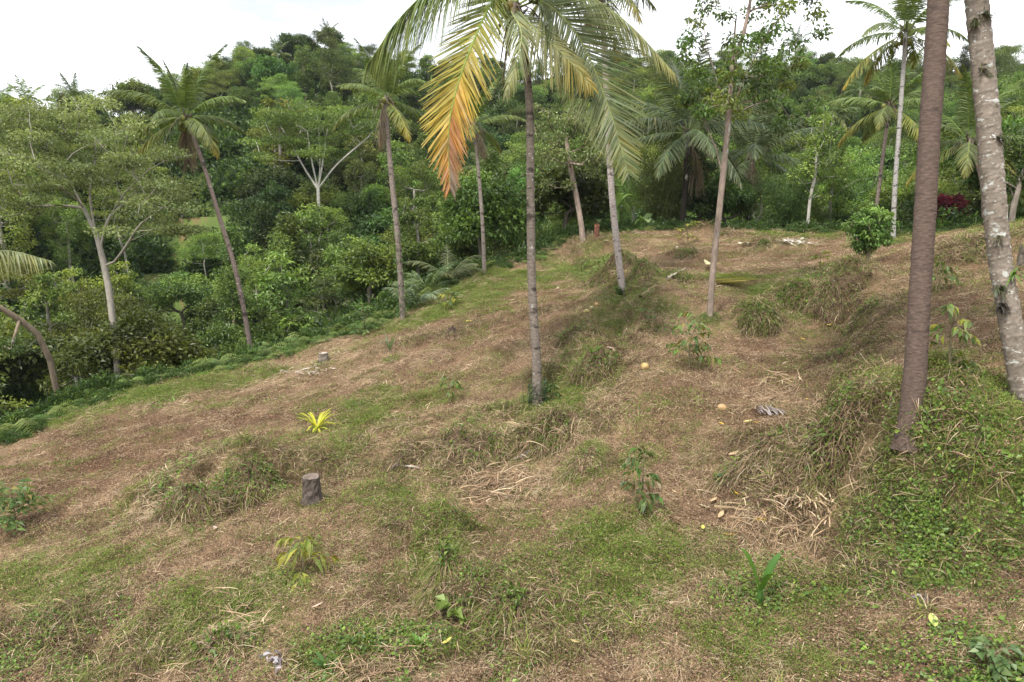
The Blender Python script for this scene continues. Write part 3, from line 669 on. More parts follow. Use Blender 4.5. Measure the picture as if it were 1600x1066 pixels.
def proto(kind, seed):
    rng = R(seed)
    if kind == 'broad':      # rounded dense tree, unit height about 8
        nt_ = 46; h = rng.uniform(7, 9); th = rng.normal(0, 1, (nt_, 3)); th /= np.linalg.norm(th, axis=1, keepdims=True)
        th[:, 2] = np.abs(th[:, 2]) * 1.0 - .35; q = rng.uniform(.55, 1, (nt_, 1)); ax = rng.uniform(2.3, 3.1)
        tips = th * q * [ax, ax * rng.uniform(.85, 1.1), h * .36] + [0, 0, h * .6] + rng.normal(0, .25, (nt_, 3))
        tr = [[0,0,-.6],[.1,.05,h*.15],[.0,.1,h*.3],[.15,0,h*.42]]; per, cr, fl, L, Wd, r0, mat, colb, cols = 185, 1.0, .62, .28, .15, .16, M_FARBARK, (.2,.17,.13), G1
    elif kind == 'airy':     # lighter crown with gaps
        nt_ = 40; h = rng.uniform(8, 10); a = rng.uniform(0, 6.28, nt_); z = rng.uniform(.38, 1, nt_); r_ = 2.3 * np.sin(np.clip((z - .25) / .8, 0, 1) * 2.7) * rng.uniform(.4, 1, nt_)
        tips = np.stack([np.cos(a) * r_, np.sin(a) * r_, z * h], 1); tr = [[0,0,-.6],[.1,.0,h*.2],[-.05,.1,h*.4],[.1,0,h*.6],[0,0,h*.78]]
        per, cr, fl, L, Wd, r0, mat, colb, cols = 110, .72, .7, .26, .13, .15, M_FARBARK, (.32,.29,.24), G2
    elif kind == 'umbrella': # layered flat crown of fine leaves on pale limbs
        nt_ = 52; h = rng.uniform(9, 11); lay = rng.integers(0, 4, nt_); a = rng.uniform(0, 6.28, nt_); r_ = np.sqrt(rng.random(nt_)) * np.array([4.4, 4.0, 3.0, 1.8])[lay]
        tips = np.stack([np.cos(a) * r_, np.sin(a) * r_, h * np.array([.66, .78, .89, .98])[lay] - .04 * r_ ** 2 * .6 + rng.normal(0, .3, nt_)], 1)
        tr = [[0,0,-.6],[.1,0,h*.15],[.05,.1,h*.28],[0,.05,h*.38]]; per, cr, fl, L, Wd, r0, mat, colb, cols = 190, 1.15, .36, .18, .08, .10, M_FARBARK, (.34,.32,.27), G2
    elif kind == 'column':   # tall narrow leafy tree
        nt_ = 40; h = rng.uniform(9, 11); z = rng.uniform(.2, 1, nt_); a = rng.uniform(0, 6.28, nt_); r_ = 1.6 * np.sqrt(np.clip(1.05 - z, 0.02, 1)) * rng.uniform(.3, 1, nt_)
        tips = np.stack([np.cos(a) * r_, np.sin(a) * r_, z * h], 1); tr = [[0,0,-.6],[0,.05,h*.25],[.05,0,h*.5],[0,0,h*.85]]
        per, cr, fl, L, Wd, r0, mat, colb, cols = 130, .8, .8, .24, .15, .14, M_FARBARK, (.25,.2,.15), G1
    elif kind == 'bush':
        nt_ = 26; h = rng.uniform(2.0, 2.6); th = rng.normal(0, 1, (nt_, 3)); th /= np.linalg.norm(th, axis=1, keepdims=True); th[:, 2] = np.abs(th[:, 2])
        tips = th * rng.uniform(.5, 1, (nt_, 1)) * [1.5, 1.3, h * .65] + [0, 0, h * .2]; tr = [[0,0,-.4],[0,0,.15],[.03,0,.35],[0,0,.5]]
        per, cr, fl, L, Wd, r0, mat, colb, cols = 110, .5, .7, .20, .11, .07, M_FARBARK, (.2,.17,.13), G1
    nodes, par, rad = grow(tips, tr, r0, rng); ls = rng.uniform(.72, 1.3); L *= ls; Wd *= ls; per = int(per / ls ** 1.2)
    bm_ = branch_mesh(nodes, par, rad, mat, colb, 5)
    mb = MB(); clump_leaves(mb, tips, per, cr, fl, L, Wd, rng, cols, upb=1.2)
    return bm_, mb.mesh('crown', M_LEAF), float(tips[:, 2].max() + cr * fl), float(np.hypot(tips[:, 0], tips[:, 1]).max() + cr * .7)
def bamboo(seed):
    rng = R(seed); mb = MB(); ml = MB(); B = []; Dd = []
    for k in range(26):
        a = rng.uniform(0, 6.28); r_ = rng.uniform(0, .8); h = rng.uniform(6.5, 10.5); ln = rng.uniform(.8, 3.2)
        p0 = np.array([math.cos(a) * r_, math.sin(a) * r_, -.4]); a2 = a + rng.normal(0, .5); s = np.linspace(0, 1, 12)[:, None]
        c = p0 + np.concatenate([math.cos(a2) * ln * s ** 2.4, math.sin(a2) * ln * s ** 2.4, h * s - .16 * h * s ** 5], 1)
        tube(mb, c, np.linspace(.045, .012, 12), 5, np.array([.13, .16, .06]) * rng.uniform(.6, 1.3))
        f = rng.uniform(.22, 1, 34) ** .8 * 11; i0 = np.minimum(f.astype(int), 10); pp = c[i0] + (c[i0 + 1] - c[i0]) * (f - i0)[:, None]; B.append(pp)
    T = np.concatenate(B); T = T + rng.normal(0, .28, T.shape)
    clump_leaves(ml, T, 12, .42, .8, .30, .05, rng, G2 * np.array([.85, .95, .8]), upb=.6, hang=1.1)
    return mb.mesh('culms', M_FARBARK), ml.mesh('crown', M_LEAF), 10.0, 3.0
PROT = {'broad': [proto('broad', 100 + k) for k in range(5)], 'airy': [proto('airy', 120 + k) for k in range(3)], 'umbrella': [proto('umbrella', 140 + k) for k in range(3)],
        'column': [proto('column', 160 + k) for k in range(3)], 'bush': [proto('bush', 180 + k) for k in range(3)], 'bamboo': [bamboo(190), bamboo(191)]}
CUPS = [(100,'above the fern edge'),(300,'behind the tall leaning palm'),(480,'left of the vine palm'),(640,'behind the vine palm'),(760,'left of the central palm'),
        (880,'behind the central palm'),(1020,'left of the forked tree'),(1150,'behind the forked tree'),(1290,'right of the forked tree'),(1430,'behind the pale palm'),(1560,'beyond the lichened trunk'),(1700,'beyond the right edge')]
WORD = {'broad': ('broadleaf_tree', 'rounded broadleaf tree', 'tree'), 'airy': ('airy_tree', 'loose airy tree', 'tree'), 'umbrella': ('umbrella_tree', 'flat layered tree', 'tree'),
        'column': ('column_tree', 'narrow upright tree', 'tree'), 'bush': ('wild_bush', 'wild bush', 'bush'), 'bamboo': ('bamboo_clump', 'bamboo clump', 'bamboo'), 'palm': ('forest_palm', 'coconut palm', 'palm tree')}
TREES = []
def plant(kind, x, y, s, rng, tint, z=None):
    z = h1(x, y) if z is None else z; u, v, t = proj(x, y, z + 6 * s); u = float(u)
    zone = min(CUPS, key=lambda c: abs(c[0] - u))[1]
    nm, ds, cat = WORD[kind]
    far = 'on the ridge' if y > 105 else 'high on the hillside' if y > 82 else 'on the hillside' if y > 62 else 'in the valley' if y > 45 else 'past the clearing'
    tone = 'dark' if tint[1] < .8 else 'yellowish' if tint[0] > tint[1] * 1.06 else 'bright green' if tint[1] > 1.12 else 'green'
    size = 'big ' if s > 1.12 else 'small ' if s < .8 else ''
    root = empty(nm, f'{size}{tone} {ds} {far} {zone}'.replace('bright green light', 'bright'), cat, (x, y, z), f'{nm.replace("_", " ")}s {far}')
    TREES.append((root, u, y)); return root
ORD = ['first', 'second', 'third', 'fourth', 'fifth', 'sixth', 'seventh', 'eighth', 'ninth', 'tenth', 'eleventh', 'twelfth']
def number_labels():
    d = {}
    for o, u, y in TREES: d.setdefault(o['label'], []).append((u, y, o))
    for lab, L in d.items():
        if len(L) == 1: continue
        if len(L) == 2:
            L.sort(key=lambda q: q[1]); L[0][2]['label'] = 'nearer ' + lab; L[1][2]['label'] = 'farther ' + lab; continue
        L.sort(key=lambda q: q[0])
        for k, (_, _, o) in enumerate(L): o['label'] = (lab.replace('green ', '', 1) if len(lab.split()) > 13 else lab) + (', leftmost' if k == 0 else ', rightmost' if k == len(L) - 1 else f', {ORD[min(k, 11)]} from left')
def plant_tree(kind, x, y, s, rng, tint, z=None):
    root = plant(kind, x, y, s, rng, tint, z)
    bm_, cm, h, r_ = PROT[kind][int(rng.integers(len(PROT[kind])))]
    a = rng.uniform(0, 6.28); sq = rng.uniform(.88, 1.15)
    t_ = obj('culms' if kind == 'bamboo' else 'trunk', bm_, root); c_ = obj('crown', cm, root)
    for o in (t_, c_): o.rotation_euler = (0, 0, a); o.scale = (s * sq, s * sq, s)
    c_.color = (*tint, 1)
    return root
SKY_GAP = [(-600,150),(0,118),(60,128),(140,118),(200,128),(260,106),(330,92),(372,66),(420,72),(450,30),(490,30),(520,44),(560,70),(650,72),(700,88),(800,92),(900,80),(1000,75),(1100,70),(1200,58),(1240,66),(1300,84),(1360,90),(1450,76),(1560,54),(1640,52),(2300,60)]
def scatter_forest():
    rng = R(2024); put = []; n = 0; cnt = {}
    def ok(x, y, r):
        for a, b_, c in put:
            if (a - x) ** 2 + (b_ - y) ** 2 < ((r + c) * .60) ** 2: return False
        return True
    for (lo, hi, tries) in [(26, 46, 2600), (46, 72, 2400), (72, 105, 2600), (105, 150, 1600)]:
        AZc = np.radians(rng.uniform(-42, 43, tries)); Rc = np.sqrt(rng.uniform(lo ** 2, hi ** 2, tries)); Xc = Rc * np.sin(AZc); Yc = Rc * np.cos(AZc)
        INc = inside(Xc, Yc); Dc = poly_d(Xc, Yc, EDGE, True)[0]; Zc = H(Xc, Yc); Fc = fbm(Xc / 14, Yc / 14, 55, 2); RRc = ridge_r(np.degrees(AZc))
        for c_i in range(tries):
            az_, r, x, y, dd, z = [float(q[c_i]) for q in (AZc, Rc, Xc, Yc, Dc, Zc)]
            if dd < 9 and x < -4 and y < 34 and rng.random() < .75: continue
            if dd < 16 and -14.5 < x < -7.5 and y < 42: continue
            if INc[c_i] or dd < 3.0 or r > RRc[c_i] + 6: continue
            q_t = rng.random(); u0, v0, t0 = [float(q) for q in proj(x, y, z + 1)]
            if u0 < -120 or u0 > 1720: continue
            terr = (225 < u0 < 425 and 36 < y < 97 and 185 < v0 < 440) or (40 < u0 < 380 and 30 < y < 58 and q_t > .3)
            f = Fc[c_i]; q = rng.random()
            if terr:
                if q < .95: continue
                kind = 'bush' if rng.random() < .8 else 'airy'
            elif dd < 9 and u0 > 860: kind = 'bamboo' if q < (.55 if u0 < 1290 else .15) else 'broad' if q < .75 else 'column' if q < .9 else 'airy'
            elif u0 < 340 and y < 75: kind = 'umbrella' if q < .45 else 'airy' if q < .65 else 'broad' if q < .9 else 'bush'
            else: kind = 'umbrella' if (f > .56 and q < .6) or q < .06 else 'palm' if q < .13 else 'airy' if q < .36 else 'column' if q < .46 else 'broad'
            if kind == 'palm' and y < 50: kind = 'broad'
            s = rng.uniform(.72, 1.25) * (1.0 if y < 70 else .92)
            if u0 < 720 and dd < 16: s *= .62
            hh, rr_ = (9, 3) if kind == 'palm' else PROT[kind][0][2:4]
            uc, vc, _ = [float(q_) for q_ in proj(x, y, z + hh * s * .7)]
            if y > 34 and 230 < uc < 410 and 205 < vc < 375 and rng.random() < .92: continue
            lim = np.interp(u0, [q[0] for q in SKY_GAP], [q[1] for q in SKY_GAP])
            if y < 62:
                lim = np.interp(u0, [0, 150, 300, 380, 420, 600, 700, 800, 900, 1000, 1100, 1200, 1300, 1330, 1450, 1520, 1600], [230, 250, 330, 330, 300, 300, 240, 200, 170, 150, 150, 190, 190, 290, 240, 170, 130]) + (0 if y > 42 else 25)
                if u0 < 420 and y < 50: lim = 400
            elif 150 < u0 < 430 and y < 95: lim = max(lim, 165 if u0 < 380 else 190)
            vt = float(proj(x, y, z + hh * s)[1])
            k_ = 0
            while vt < lim + rng.uniform(-12, 14) and k_ < 14: s *= .9; vt = float(proj(x, y, z + hh * s)[1]); k_ += 1
            if s < .36: 
                continue
            if s < .5 and kind != 'bush': kind = 'bush'; s = min(1.2, s * 2.2); rr_ = 1.8
            if not ok(x, y, rr_ * s): continue
            if cnt.get(kind, 0) >= 290: continue
            cnt[kind] = cnt.get(kind, 0) + 1
            put.append((x, y, rr_ * s))
            hz = rng.uniform(.42, 1.4); yw = rng.normal(0, .10)
            if u0 < 340 and y < 110: hz *= 1.1; yw += .1
            tint = (hz * (1 + yw), hz, hz * (1 - yw * .5))
            if kind == 'palm':
                hp = 8.5 * s; b_ = np.array([x, y, z]); top = np.array([x + rng.normal(0, .7), y + rng.normal(0, .4), z + hp])
                root = plant('palm', x, y, s, rng, tint, z); tm_, c_ = trunk_mesh([[0,0,-.4], (top - b_) * .5 + [rng.normal(0, .3), 0, 0], top - b_], .15, .11, M_FARBARK, (.33,.30,.26), n=5); obj('trunk', tm_, root)
                yv = rng.uniform(0, 6.28); sc = rng.uniform(.85, 1.05)
                for kk in range(13):
                    yv += GOLD; me = FS_FAR[min(6, int(kk / 13 * 7)) * 2 + int(rng.integers(2))][1]
                    o = obj('frond', me, root, top - b_); o.rotation_euler = (0, 0, yv); o.scale = (sc,) * 3; o.color = (*tint, 1)
            else: plant_tree(kind, x, y, s, rng, tint, z)
    number_labels(); print('FOREST', cnt, len(put))
FS_FAR = frond_set('far', 3.3, 0.85, 0.12, 22, GRN * 1.0, ages=(0, 0, .0, 0, .04, .12, .2, 1.0), seg=2)
scatter_forest()
# ------------------------------------------------------------------ single trees with their own shape
def hero_tree(name, label, cat, base, trunk, tips, r0, rng, mat, colb, per, cr, fl, L, Wd, cols, upb=1.0, hang=0, up=.12, pw=.5, minr=.012, tn=7, group=None, cname='crown', jag=.07, tap=.75, limbs=()):
    root = empty(name, label, cat, base, group); base = np.array(base)
    tr = [np.array(q) - base for q in trunk]; tr = [tr[0] - [0, 0, .3]] + list(bez(tr, max(4, len(tr) * 2))[1:])
    nodes, par, rad = grow(np.array(tips) - base, tr, r0, rng, up, pw, minr, jag, tap, [[np.array(q) - base for q in lb] for lb in limbs])
    t_ = obj('trunk', branch_mesh(nodes, par, rad, mat, colb, tn), root)
    mb = MB(); clump_leaves(mb, np.array(tips) - base, per, cr, fl, L, Wd, rng, cols, upb, hang); obj(cname, mb.mesh(cname, M_LEAF), root)
    return root
def ell(rng, n, c, rx, ry, rz, shell=.5):
    g = rng.normal(0, 1, (n, 3)); g /= np.linalg.norm(g, axis=1, keepdims=True)
    return c + g * rng.uniform(shell, 1, (n, 1)) * [rx, ry, rz]
rng = R(71); b, t = hit(182, 583); t = 27.0; b = P(182, 583, t); b[2] = min(b[2], h1(b[0], b[1]))
tips = []
for k in range(120):
    u = rng.uniform(-50, 305); top = np.interp(u, [-60, 0, 60, 120, 190, 260, 330], [190, 165, 140, 140, 165, 225, 290]); v = top + abs(rng.normal(0, 1)) * 75 + rng.choice([0, 30, 62]); v = min(v, 375 if u < 230 else 360)
    tips.append(P(u, v, t + rng.normal(0, 1.6)))
hero_tree('umbrella_tree', 'tall pale forked tree at the left with wide layers of fine olive leaves', 'tree', b,
    [b, P(176, 500, t), P(165, 425, t), P(150, 365, t)], tips, .125, rng, M_PALEBARK, (.32,.29,.245), 240, .80, .26, .13, .06, G3 * 1.15, minr=.012, jag=.07, up=.0, pw=.58,
    limbs=[[P(u, v, t + q * dz) for q, (u, v) in enumerate(L)] for L, dz in [([(150,365),(128,320),(100,272),(60,238),(10,215)], .4), ([(149,362),(140,300),(150,240),(140,192),(120,165)], .2), ([(154,378),(175,332),(205,290),(250,255),(300,242)], -.3), ([(166,425),(195,388),(218,352),(250,328)], -.5), ([(128,320),(105,300),(66,288),(20,290)], -.6), ([(150,240),(175,215),(205,195)], .5)]])
rng = R(72); b, t = hit(215, 590); b = P(174, 470, 27); 
rng = R(73); b, t = hit(1109, 496)
tips = np.array([P(u, v, t + rng.normal(0, 1.2)) for u, v in zip(rng.normal(1165, 62, 78).clip(1070, 1292), rng.uniform(-170, 175, 78))] + [P(u, v, t + q) for u, v, q in [(1275,20,0),(1285,50,.4),(1268,-5,0),(1250,100,-.3),(1240,70,.5),(1085,110,0),(1078,60,.2),(1100,175,0),(1235,185,.5),(1215,200,-.2),(1080,150,0)]])
hero_tree('forked_tree', 'slender reddish barked forked tree with glossy light green leaves, alone on the upper terrace', 'tree', b,
    [b, P(1114, 420, t), P(1126, 310, t), P(1138, 190, t), P(1143, 110, t), P(1150, 30, t)], tips, .08, rng, M_BARK, (.23,.18,.145), 95, .34, .7, .125, .07, np.array([[.085,.15,.03],[.11,.17,.035],[.16,.20,.04],[.07,.12,.03]]), hang=.5, up=.1, pw=.62, minr=.010, tn=10, tap=.3, limbs=[[P(u, v, t + q * dz) for q, (u, v) in enumerate(L)] for L, dz in [([(1138,190),(1122,130),(1104,70),(1095,0),(1080,-80)], .25), ([(1138,190),(1158,135),(1182,85),(1215,30),(1255,5)], -.25), ([(1143,110),(1165,40),(1178,-40),(1180,-120)], .2), ([(1130,260),(1105,200),(1085,165)], .1), ([(1140,180),(1190,160),(1225,150)], .3)]])
rng = R(74); b = P(912, 388, 34.5); b[2] = h1(b[0], b[1])
hero_tree('slim_tree', 'slim mottled leaning tree with thin olive crown at the far corner of the clearing', 'tree', b, [b, P(903, 320, 34.5), P(893, 270, 34.5), P(884, 215, 34.5)],
    ell(rng, 46, P(880, 230, 34.5), 2.2, 1.6, 2.7, .3), .14, rng, M_BARK, (.26,.2,.16), 90, .5, .7, .17, .09, G3, hang=.3)
rng = R(75); b = P(1262, 352, 36); b[2] = h1(b[0], b[1])
hero_tree('slim_tree', 'young pale stemmed tree with two upright forks and bright green leaves behind the terrace', 'tree', b, [b, P(1266, 310, 36), P(1274, 275, 36), P(1276, 240, 36)],
    ell(rng, 40, P(1281, 240, 36), 1.5, 1.3, 2.6, .3), .085, rng, M_PALEBARK, (.40,.38,.33), 80, .42, .8, .16, .09, G2 * 1.1, hang=.3, up=.6)
rng = R(76); b = P(497, 350, 62); b[2] = h1(b[0], b[1])
tips = np.array([P(u, v, 62 + rng.normal(0, 1.5)) for u, v in zip(rng.uniform(400, 590, 60), rng.choice([175, 195, 215, 238], 60) + rng.normal(0, 5, 60))])
hero_tree('umbrella_tree', 'wide umbrella tree in mid valley with bare white fan shaped limbs and flat green layers', 'tree', b, [b, P(498, 320, 62), P(497, 295, 62)],
    tips, .15, rng, M_FARBARK, (.42,.40,.35), 260, 1.35, .24, .24, .11, G2, up=.0, pw=.42, minr=.025, limbs=[[P(u, v, 62) for u, v in L] for L in [[(497,296),(475,262),(455,225),(440,200)], [(497,296),(487,250),(480,205)], [(497,296),(505,250),(512,200)], [(497,296),(522,262),(548,238),(575,215)], [(497,296),(500,255),(498,200)]]])
rng = R(77); b, t = hit(1356, 410)
hero_tree('round_bush', 'lush round green bush with short multiple stems near the far edge, right of centre', 'bush', b, [b, b + [0, 0, .1], b + [0, .02, .25]],
    ell(rng, 46, b + np.array([0, 0, .92]), .56, .55, .66, .3), .06, rng, M_BARK, (.25,.2,.15), 75, .2, .8, .12, .065, np.array([[.10,.18,.045],[.13,.22,.055],[.16,.25,.06]]), hang=.4)
rng = R(78); b, t = hit(1482, 348)
b = P(1482, 352, 29); b[2] = h1(b[0], b[1])
hero_tree('red_bush', 'dark crimson leaved bush behind the far edge between the two right trunks', 'bush', b, [b, b + [0, 0, .1], b + [0, .02, .25]],
    ell(rng, 44, b + np.array([0, 0, 1.45]), .75, .6, .6, .3), .05, rng, M_BARK, (.2,.12,.1), 70, .22, .7, .12, .06, np.array([[.13,.015,.03],[.17,.02,.04],[.10,.015,.025]]))
rng = R(79); b = P(1580, 352, 24); b[2] = h1(b[0], b[1])
hero_tree('broadleaf_tree', 'dark glossy leaved tree crowding the right edge beyond the lichened trunk', 'tree', b, [b, b + [0, 0, .6], b + [0.1, .02, 1.2]],
    ell(rng, 60, P(1600, 265, 24.5), 1.5, 1.3, 1.7, .3), .10, rng, M_BARK, (.2,.17,.14), 95, .36, .7, .13, .075, G1 * .85)
rng = R(80); b = P(88, 575, 25.5); b[2] = h1(b[0], b[1])
hero_tree('leaning_tree', 'crooked brown leaning trunk with moss at the far left edge of the photo', 'tree', b, [b, P(72, 545, 25), P(12, 488, 24), P(-60, 455, 23)],
    np.array([P(u, v, 23.5 + rng.normal(0, .8)) for u, v in [(-120,430),(-140,380),(-100,350),(-60,330),(-150,420),(5,540),(20,535),(-40,300),(-110,290)]]), .11, rng, M_BARK, (.22,.17,.12), 140, .5, .7, .14, .07, G1)
# young palm off the left edge whose frond reaches in
b = P(-120, 560, 20); b[2] = h1(b[0], b[1]); root = empty('leaning_palm', 'palm just outside the left edge whose grey green frond arches into view', 'palm tree', b)
top = P(-110, 440, 20) - b; tm, _ = trunk_mesh([np.array([0, 0, -.3]), top * .5 + [.1, 0, 0], top], .13, .1, M_PALM, (.25,.2,.17), 0, n=8); obj('trunk', tm, root)
for k, pp in enumerate([[(-110,440,20),(-60,405,20),(10,392,19.6),(80,408,19.3)], [(-110,440,20),(-150,380,20.5),(-220,380,21)], [(-110,440,20),(-130,400,19),(-150,430,18)]]):
    mb = MB(); frond(mb, [P(*q) - b for q in pp], .85, .05, 60, R(300 + k), GRY * .9, .02, None, .8, (60, 22), 3); obj('frond', mb.mesh('frond', M_FROND), root)

# ------------------------------------------------------------------ ground cover
def ins_stuff(name, meshes, X, Y, scl, idx, rng, zoff=0.0, tilt=1.0, yaw=None, label=None):
    n = len(X); Z = H(X, Y) + zoff; e = .12
    nx = -(H(X + e, Y) - H(X - e, Y)) / (2 * e) * tilt; ny = -(H(X, Y + e) - H(X, Y - e)) / (2 * e) * tilt
    Nn = nrm(np.stack([nx, ny, np.ones(n)], 1)); ya = rng.uniform(0, 6.28, n) if yaw is None else yaw
    X1 = np.stack([np.cos(ya), np.sin(ya), 0 * ya], 1); X1 = nrm(X1 - Nn * (X1 * Nn).sum(1, keepdims=True)); Y1 = np.cross(Nn, X1)
    eul = np.stack([np.arctan2(Y1[:, 2], Nn[:, 2]), -np.arcsin(np.clip(X1[:, 2], -1, 1)), np.arctan2(X1[:, 1], X1[:, 0])], 1)
    me = bpy.data.meshes.new(name); me.vertices.add(n); me.vertices.foreach_set('co', np.stack([X, Y, Z], 1).astype(np.float32).ravel())
    for an, ty, k, dat in (('rot', 'FLOAT_VECTOR', 'vector', eul), ('scl', 'FLOAT', 'value', scl), ('idx', 'INT', 'value', idx)):
        a = me.attributes.new(an, ty, 'POINT'); a.data.foreach_set(k, np.asarray(dat, np.int32 if ty == 'INT' else np.float32).ravel())
    cl = bpy.data.collections.new(name + '_pieces')
    for k, m_ in enumerate(meshes): cl.objects.link(bpy.data.objects.new(f'{name}_piece_{k:02d}', m_))
    g = bpy.data.node_groups.new(name, 'GeometryNodeTree'); g.interface.new_socket('Geometry', in_out='INPUT', socket_type='NodeSocketGeometry'); g.interface.new_socket('Geometry', in_out='OUTPUT', socket_type='NodeSocketGeometry')
    gi = N(g, 'NodeGroupInput'); go = N(g, 'NodeGroupOutput'); ip = N(g, 'GeometryNodeInstanceOnPoints'); ci = N(g, 'GeometryNodeCollectionInfo')
    ci.inputs['Collection'].default_value = cl; ci.inputs['Separate Children'].default_value = True; ci.inputs['Reset Children'].default_value = True
    def na(nm, ty): q = N(g, 'GeometryNodeInputNamedAttribute', data_type=ty); q.inputs[0].default_value = nm; return q.outputs[0]
    er = N(g, 'FunctionNodeEulerToRotation'); g.links.new(na('rot', 'FLOAT_VECTOR'), er.inputs[0])
    g.links.new(gi.outputs[0], ip.inputs['Points']); g.links.new(ci.outputs[0], ip.inputs['Instance']); ip.inputs['Pick Instance'].default_value = True
    g.links.new(na('idx', 'INT'), ip.inputs['Instance Index']); g.links.new(er.outputs[0], ip.inputs['Rotation']); g.links.new(na('scl', 'FLOAT'), ip.inputs['Scale'])
    g.links.new(ip.outputs[0], go.inputs[0])
    o = obj(name, me, kind='stuff'); md = o.modifiers.new('scatter', 'NODES'); md.node_group = g
    if label: o['label'] = label
    return o
STRW = np.array([[.45,.34,.22],[.37,.26,.16],[.54,.44,.31],[.29,.19,.125],[.41,.285,.19]]); LITT = np.array([[.135,.076,.048],[.215,.14,.088],[.07,.044,.032],[.33,.24,.16],[.17,.10,.063]])
GRSS = np.array([[.165,.215,.04],[.195,.235,.05],[.135,.185,.035],[.23,.235,.075]]); WEED = np.array([[.105,.175,.028],[.135,.215,.038],[.08,.14,.027],[.18,.25,.045]])
def tile(kind, seed):
    rng = R(seed); mb = MB()
    def disc(n, r, z0, z1):
        a = rng.uniform(0, 6.28, n); q = r * np.sqrt(rng.random(n)); return np.stack([np.cos(a) * q, np.sin(a) * q, rng.uniform(z0, z1, n)], 1)
    def pick(c, n, v=.25): return c[rng.integers(len(c), size=n)] * (1 + v * rng.normal(0, 1, (n, 1))).clip(.4, 1.7)
    def cross(C, a, L): return C - np.stack([np.cos(a), np.sin(a), 0 * a], 1) * L[:, None] / 2
    if kind in ('straw', 'stalk'):
        n = 150 if kind == 'straw' else 64; r = .45 if kind == 'straw' else .40
        a = np.where(rng.random(n) < .55, rng.normal(0, .5, n), rng.uniform(0, 6.28, n)); L = rng.uniform(.05, .25, n) if kind == 'straw' else rng.uniform(.12, .5, n)
        W_ = rng.uniform(.0025, .007, n) if kind == 'straw' else rng.uniform(.006, .017, n)
        C = cross(disc(n, r, .0, .035 if kind == 'straw' else .16), a, L)
        blades(mb, C, np.stack([np.cos(a), np.sin(a), rng.uniform(.0, .30, n)], 1), L, W_, rng.uniform(.05, .35, n), pick(STRW if kind == 'straw' else STRW * .95, n), 2, upn=np.array([0, 0, 1.0]) + rng.normal(0, .5, (n, 3)), taper=.35)
    elif kind == 'litter':
        n = 300; L = .006 + .034 * rng.random(n) ** 2.4; leaves(mb, disc(n, .45, .0, .025), L, L * rng.uniform(.3, .8, n), rng.normal(0, 1, (n, 3)) * [1, 1, .3], rng.normal(0, .5, (n, 3)) + [0, 0, 1], pick(LITT, n, .3), .2, .0)
    elif kind == 'grass':
        n = 300; a = rng.uniform(0, 6.28, n); blades(mb, disc(n, .38, -.01, .0), np.stack([np.cos(a), np.sin(a), rng.uniform(.3, 1.6, n)], 1), rng.uniform(.025, .085, n), rng.uniform(.004, .008, n), .35, pick(GRSS, n), 2)
        n = 60; L = rng.uniform(.015, .035, n); leaves(mb, disc(n, .38, .01, .045), L, L * .7, rng.normal(0, 1, (n, 3)) * [1, 1, .3], rng.normal(0, .3, (n, 3)) + [0, 0, 1], pick(WEED, n))
    elif kind == 'weed':
        n = 190; L = rng.uniform(.025, .07, n); leaves(mb, disc(n, .40, .01, .13), L, L * .8, rng.normal(0, 1, (n, 3)) * [1, 1, .4], rng.normal(0, .35, (n, 3)) + [0, 0, 1], pick(WEED, n), .12)
        n = 40; a = rng.uniform(0, 6.28, n); blades(mb, disc(n, .4, 0, .02), np.stack([np.cos(a), np.sin(a), rng.uniform(.2, 1, n)], 1), rng.uniform(.08, .2, n), .006, .6, pick(WEED, n), 3)
    elif kind == 'tuft':
        n = 46; a = rng.uniform(0, 6.28, n); dry = rng.random((n, 1)) < .35
        blades(mb, disc(n, .06, -.02, .0), np.stack([np.cos(a), np.sin(a), rng.uniform(.4, 2.2, n)], 1), rng.uniform(.15, .42, n), rng.uniform(.007, .014, n), rng.uniform(.4, 1.1, n), np.where(dry, pick(STRW, n), pick(GRSS, n)), 4)
    elif kind == 'dryroot':   # dark tangled bank vegetation
        n = 170; a = rng.uniform(0, 6.28, n); blades(mb, disc(n, .36, -.02, .10), np.stack([np.cos(a), np.sin(a), rng.uniform(-.5, .9, n)], 1), rng.uniform(.08, .32, n), rng.uniform(.004, .01, n), rng.uniform(.4, 1.2, n), np.where(rng.random((n, 1)) < .5, pick(LITT * .6, n), np.where(rng.random((n, 1)) < .4, pick(STRW * .75, n), pick(GRSS * .6, n))), 3)
    elif kind == 'clump':     # 1 m undergrowth clump
        n = 520; g = rng.normal(0, 1, (n, 3)); g /= np.linalg.norm(g, axis=1, keepdims=True); g[:, 2] = np.abs(g[:, 2]); q = rng.uniform(.45, 1, (n, 1)); C = g * q * [.75, .75, .75] * (1 + .3 * np.sin(5 * np.arctan2(g[:, 1:2], g[:, :1])))
        leaves(mb, C, rng.uniform(.12, .26, n), rng.uniform(.06, .13, n), g + rng.normal(0, .6, (n, 3)), rng.normal(0, .4, (n, 3)) + [0, 0, 1.2], pick(np.array([[.055,.10,.026],[.07,.12,.03],[.038,.075,.024],[.10,.16,.035]]), n))
    elif kind == 'fern':
        for k in range(11):
            a = k * GOLD + rng.normal(0, .2); el = rng.uniform(.5, 1.2); L = rng.uniform(.6, .95); s = np.linspace(0, 1, 8)[:, None]; d = np.array([math.cos(a), math.sin(a), 0])
            c = d * L * s * math.cos(el * .7) + np.array([0, 0, 1]) * (L * math.sin(el) * s - .75 * L * s ** 2); m = 15
            f = np.linspace(.1, .99, m) * 7; i0 = f.astype(int).clip(0, 6); B = c[i0] + (c[i0 + 1] - c[i0]) * (f - i0)[:, None]; sd_ = np.cross(d, [0, 0, 1]); cl_ = pick(np.array([[.10,.18,.035],[.14,.22,.045],[.16,.2,.05]]), 1, .1)
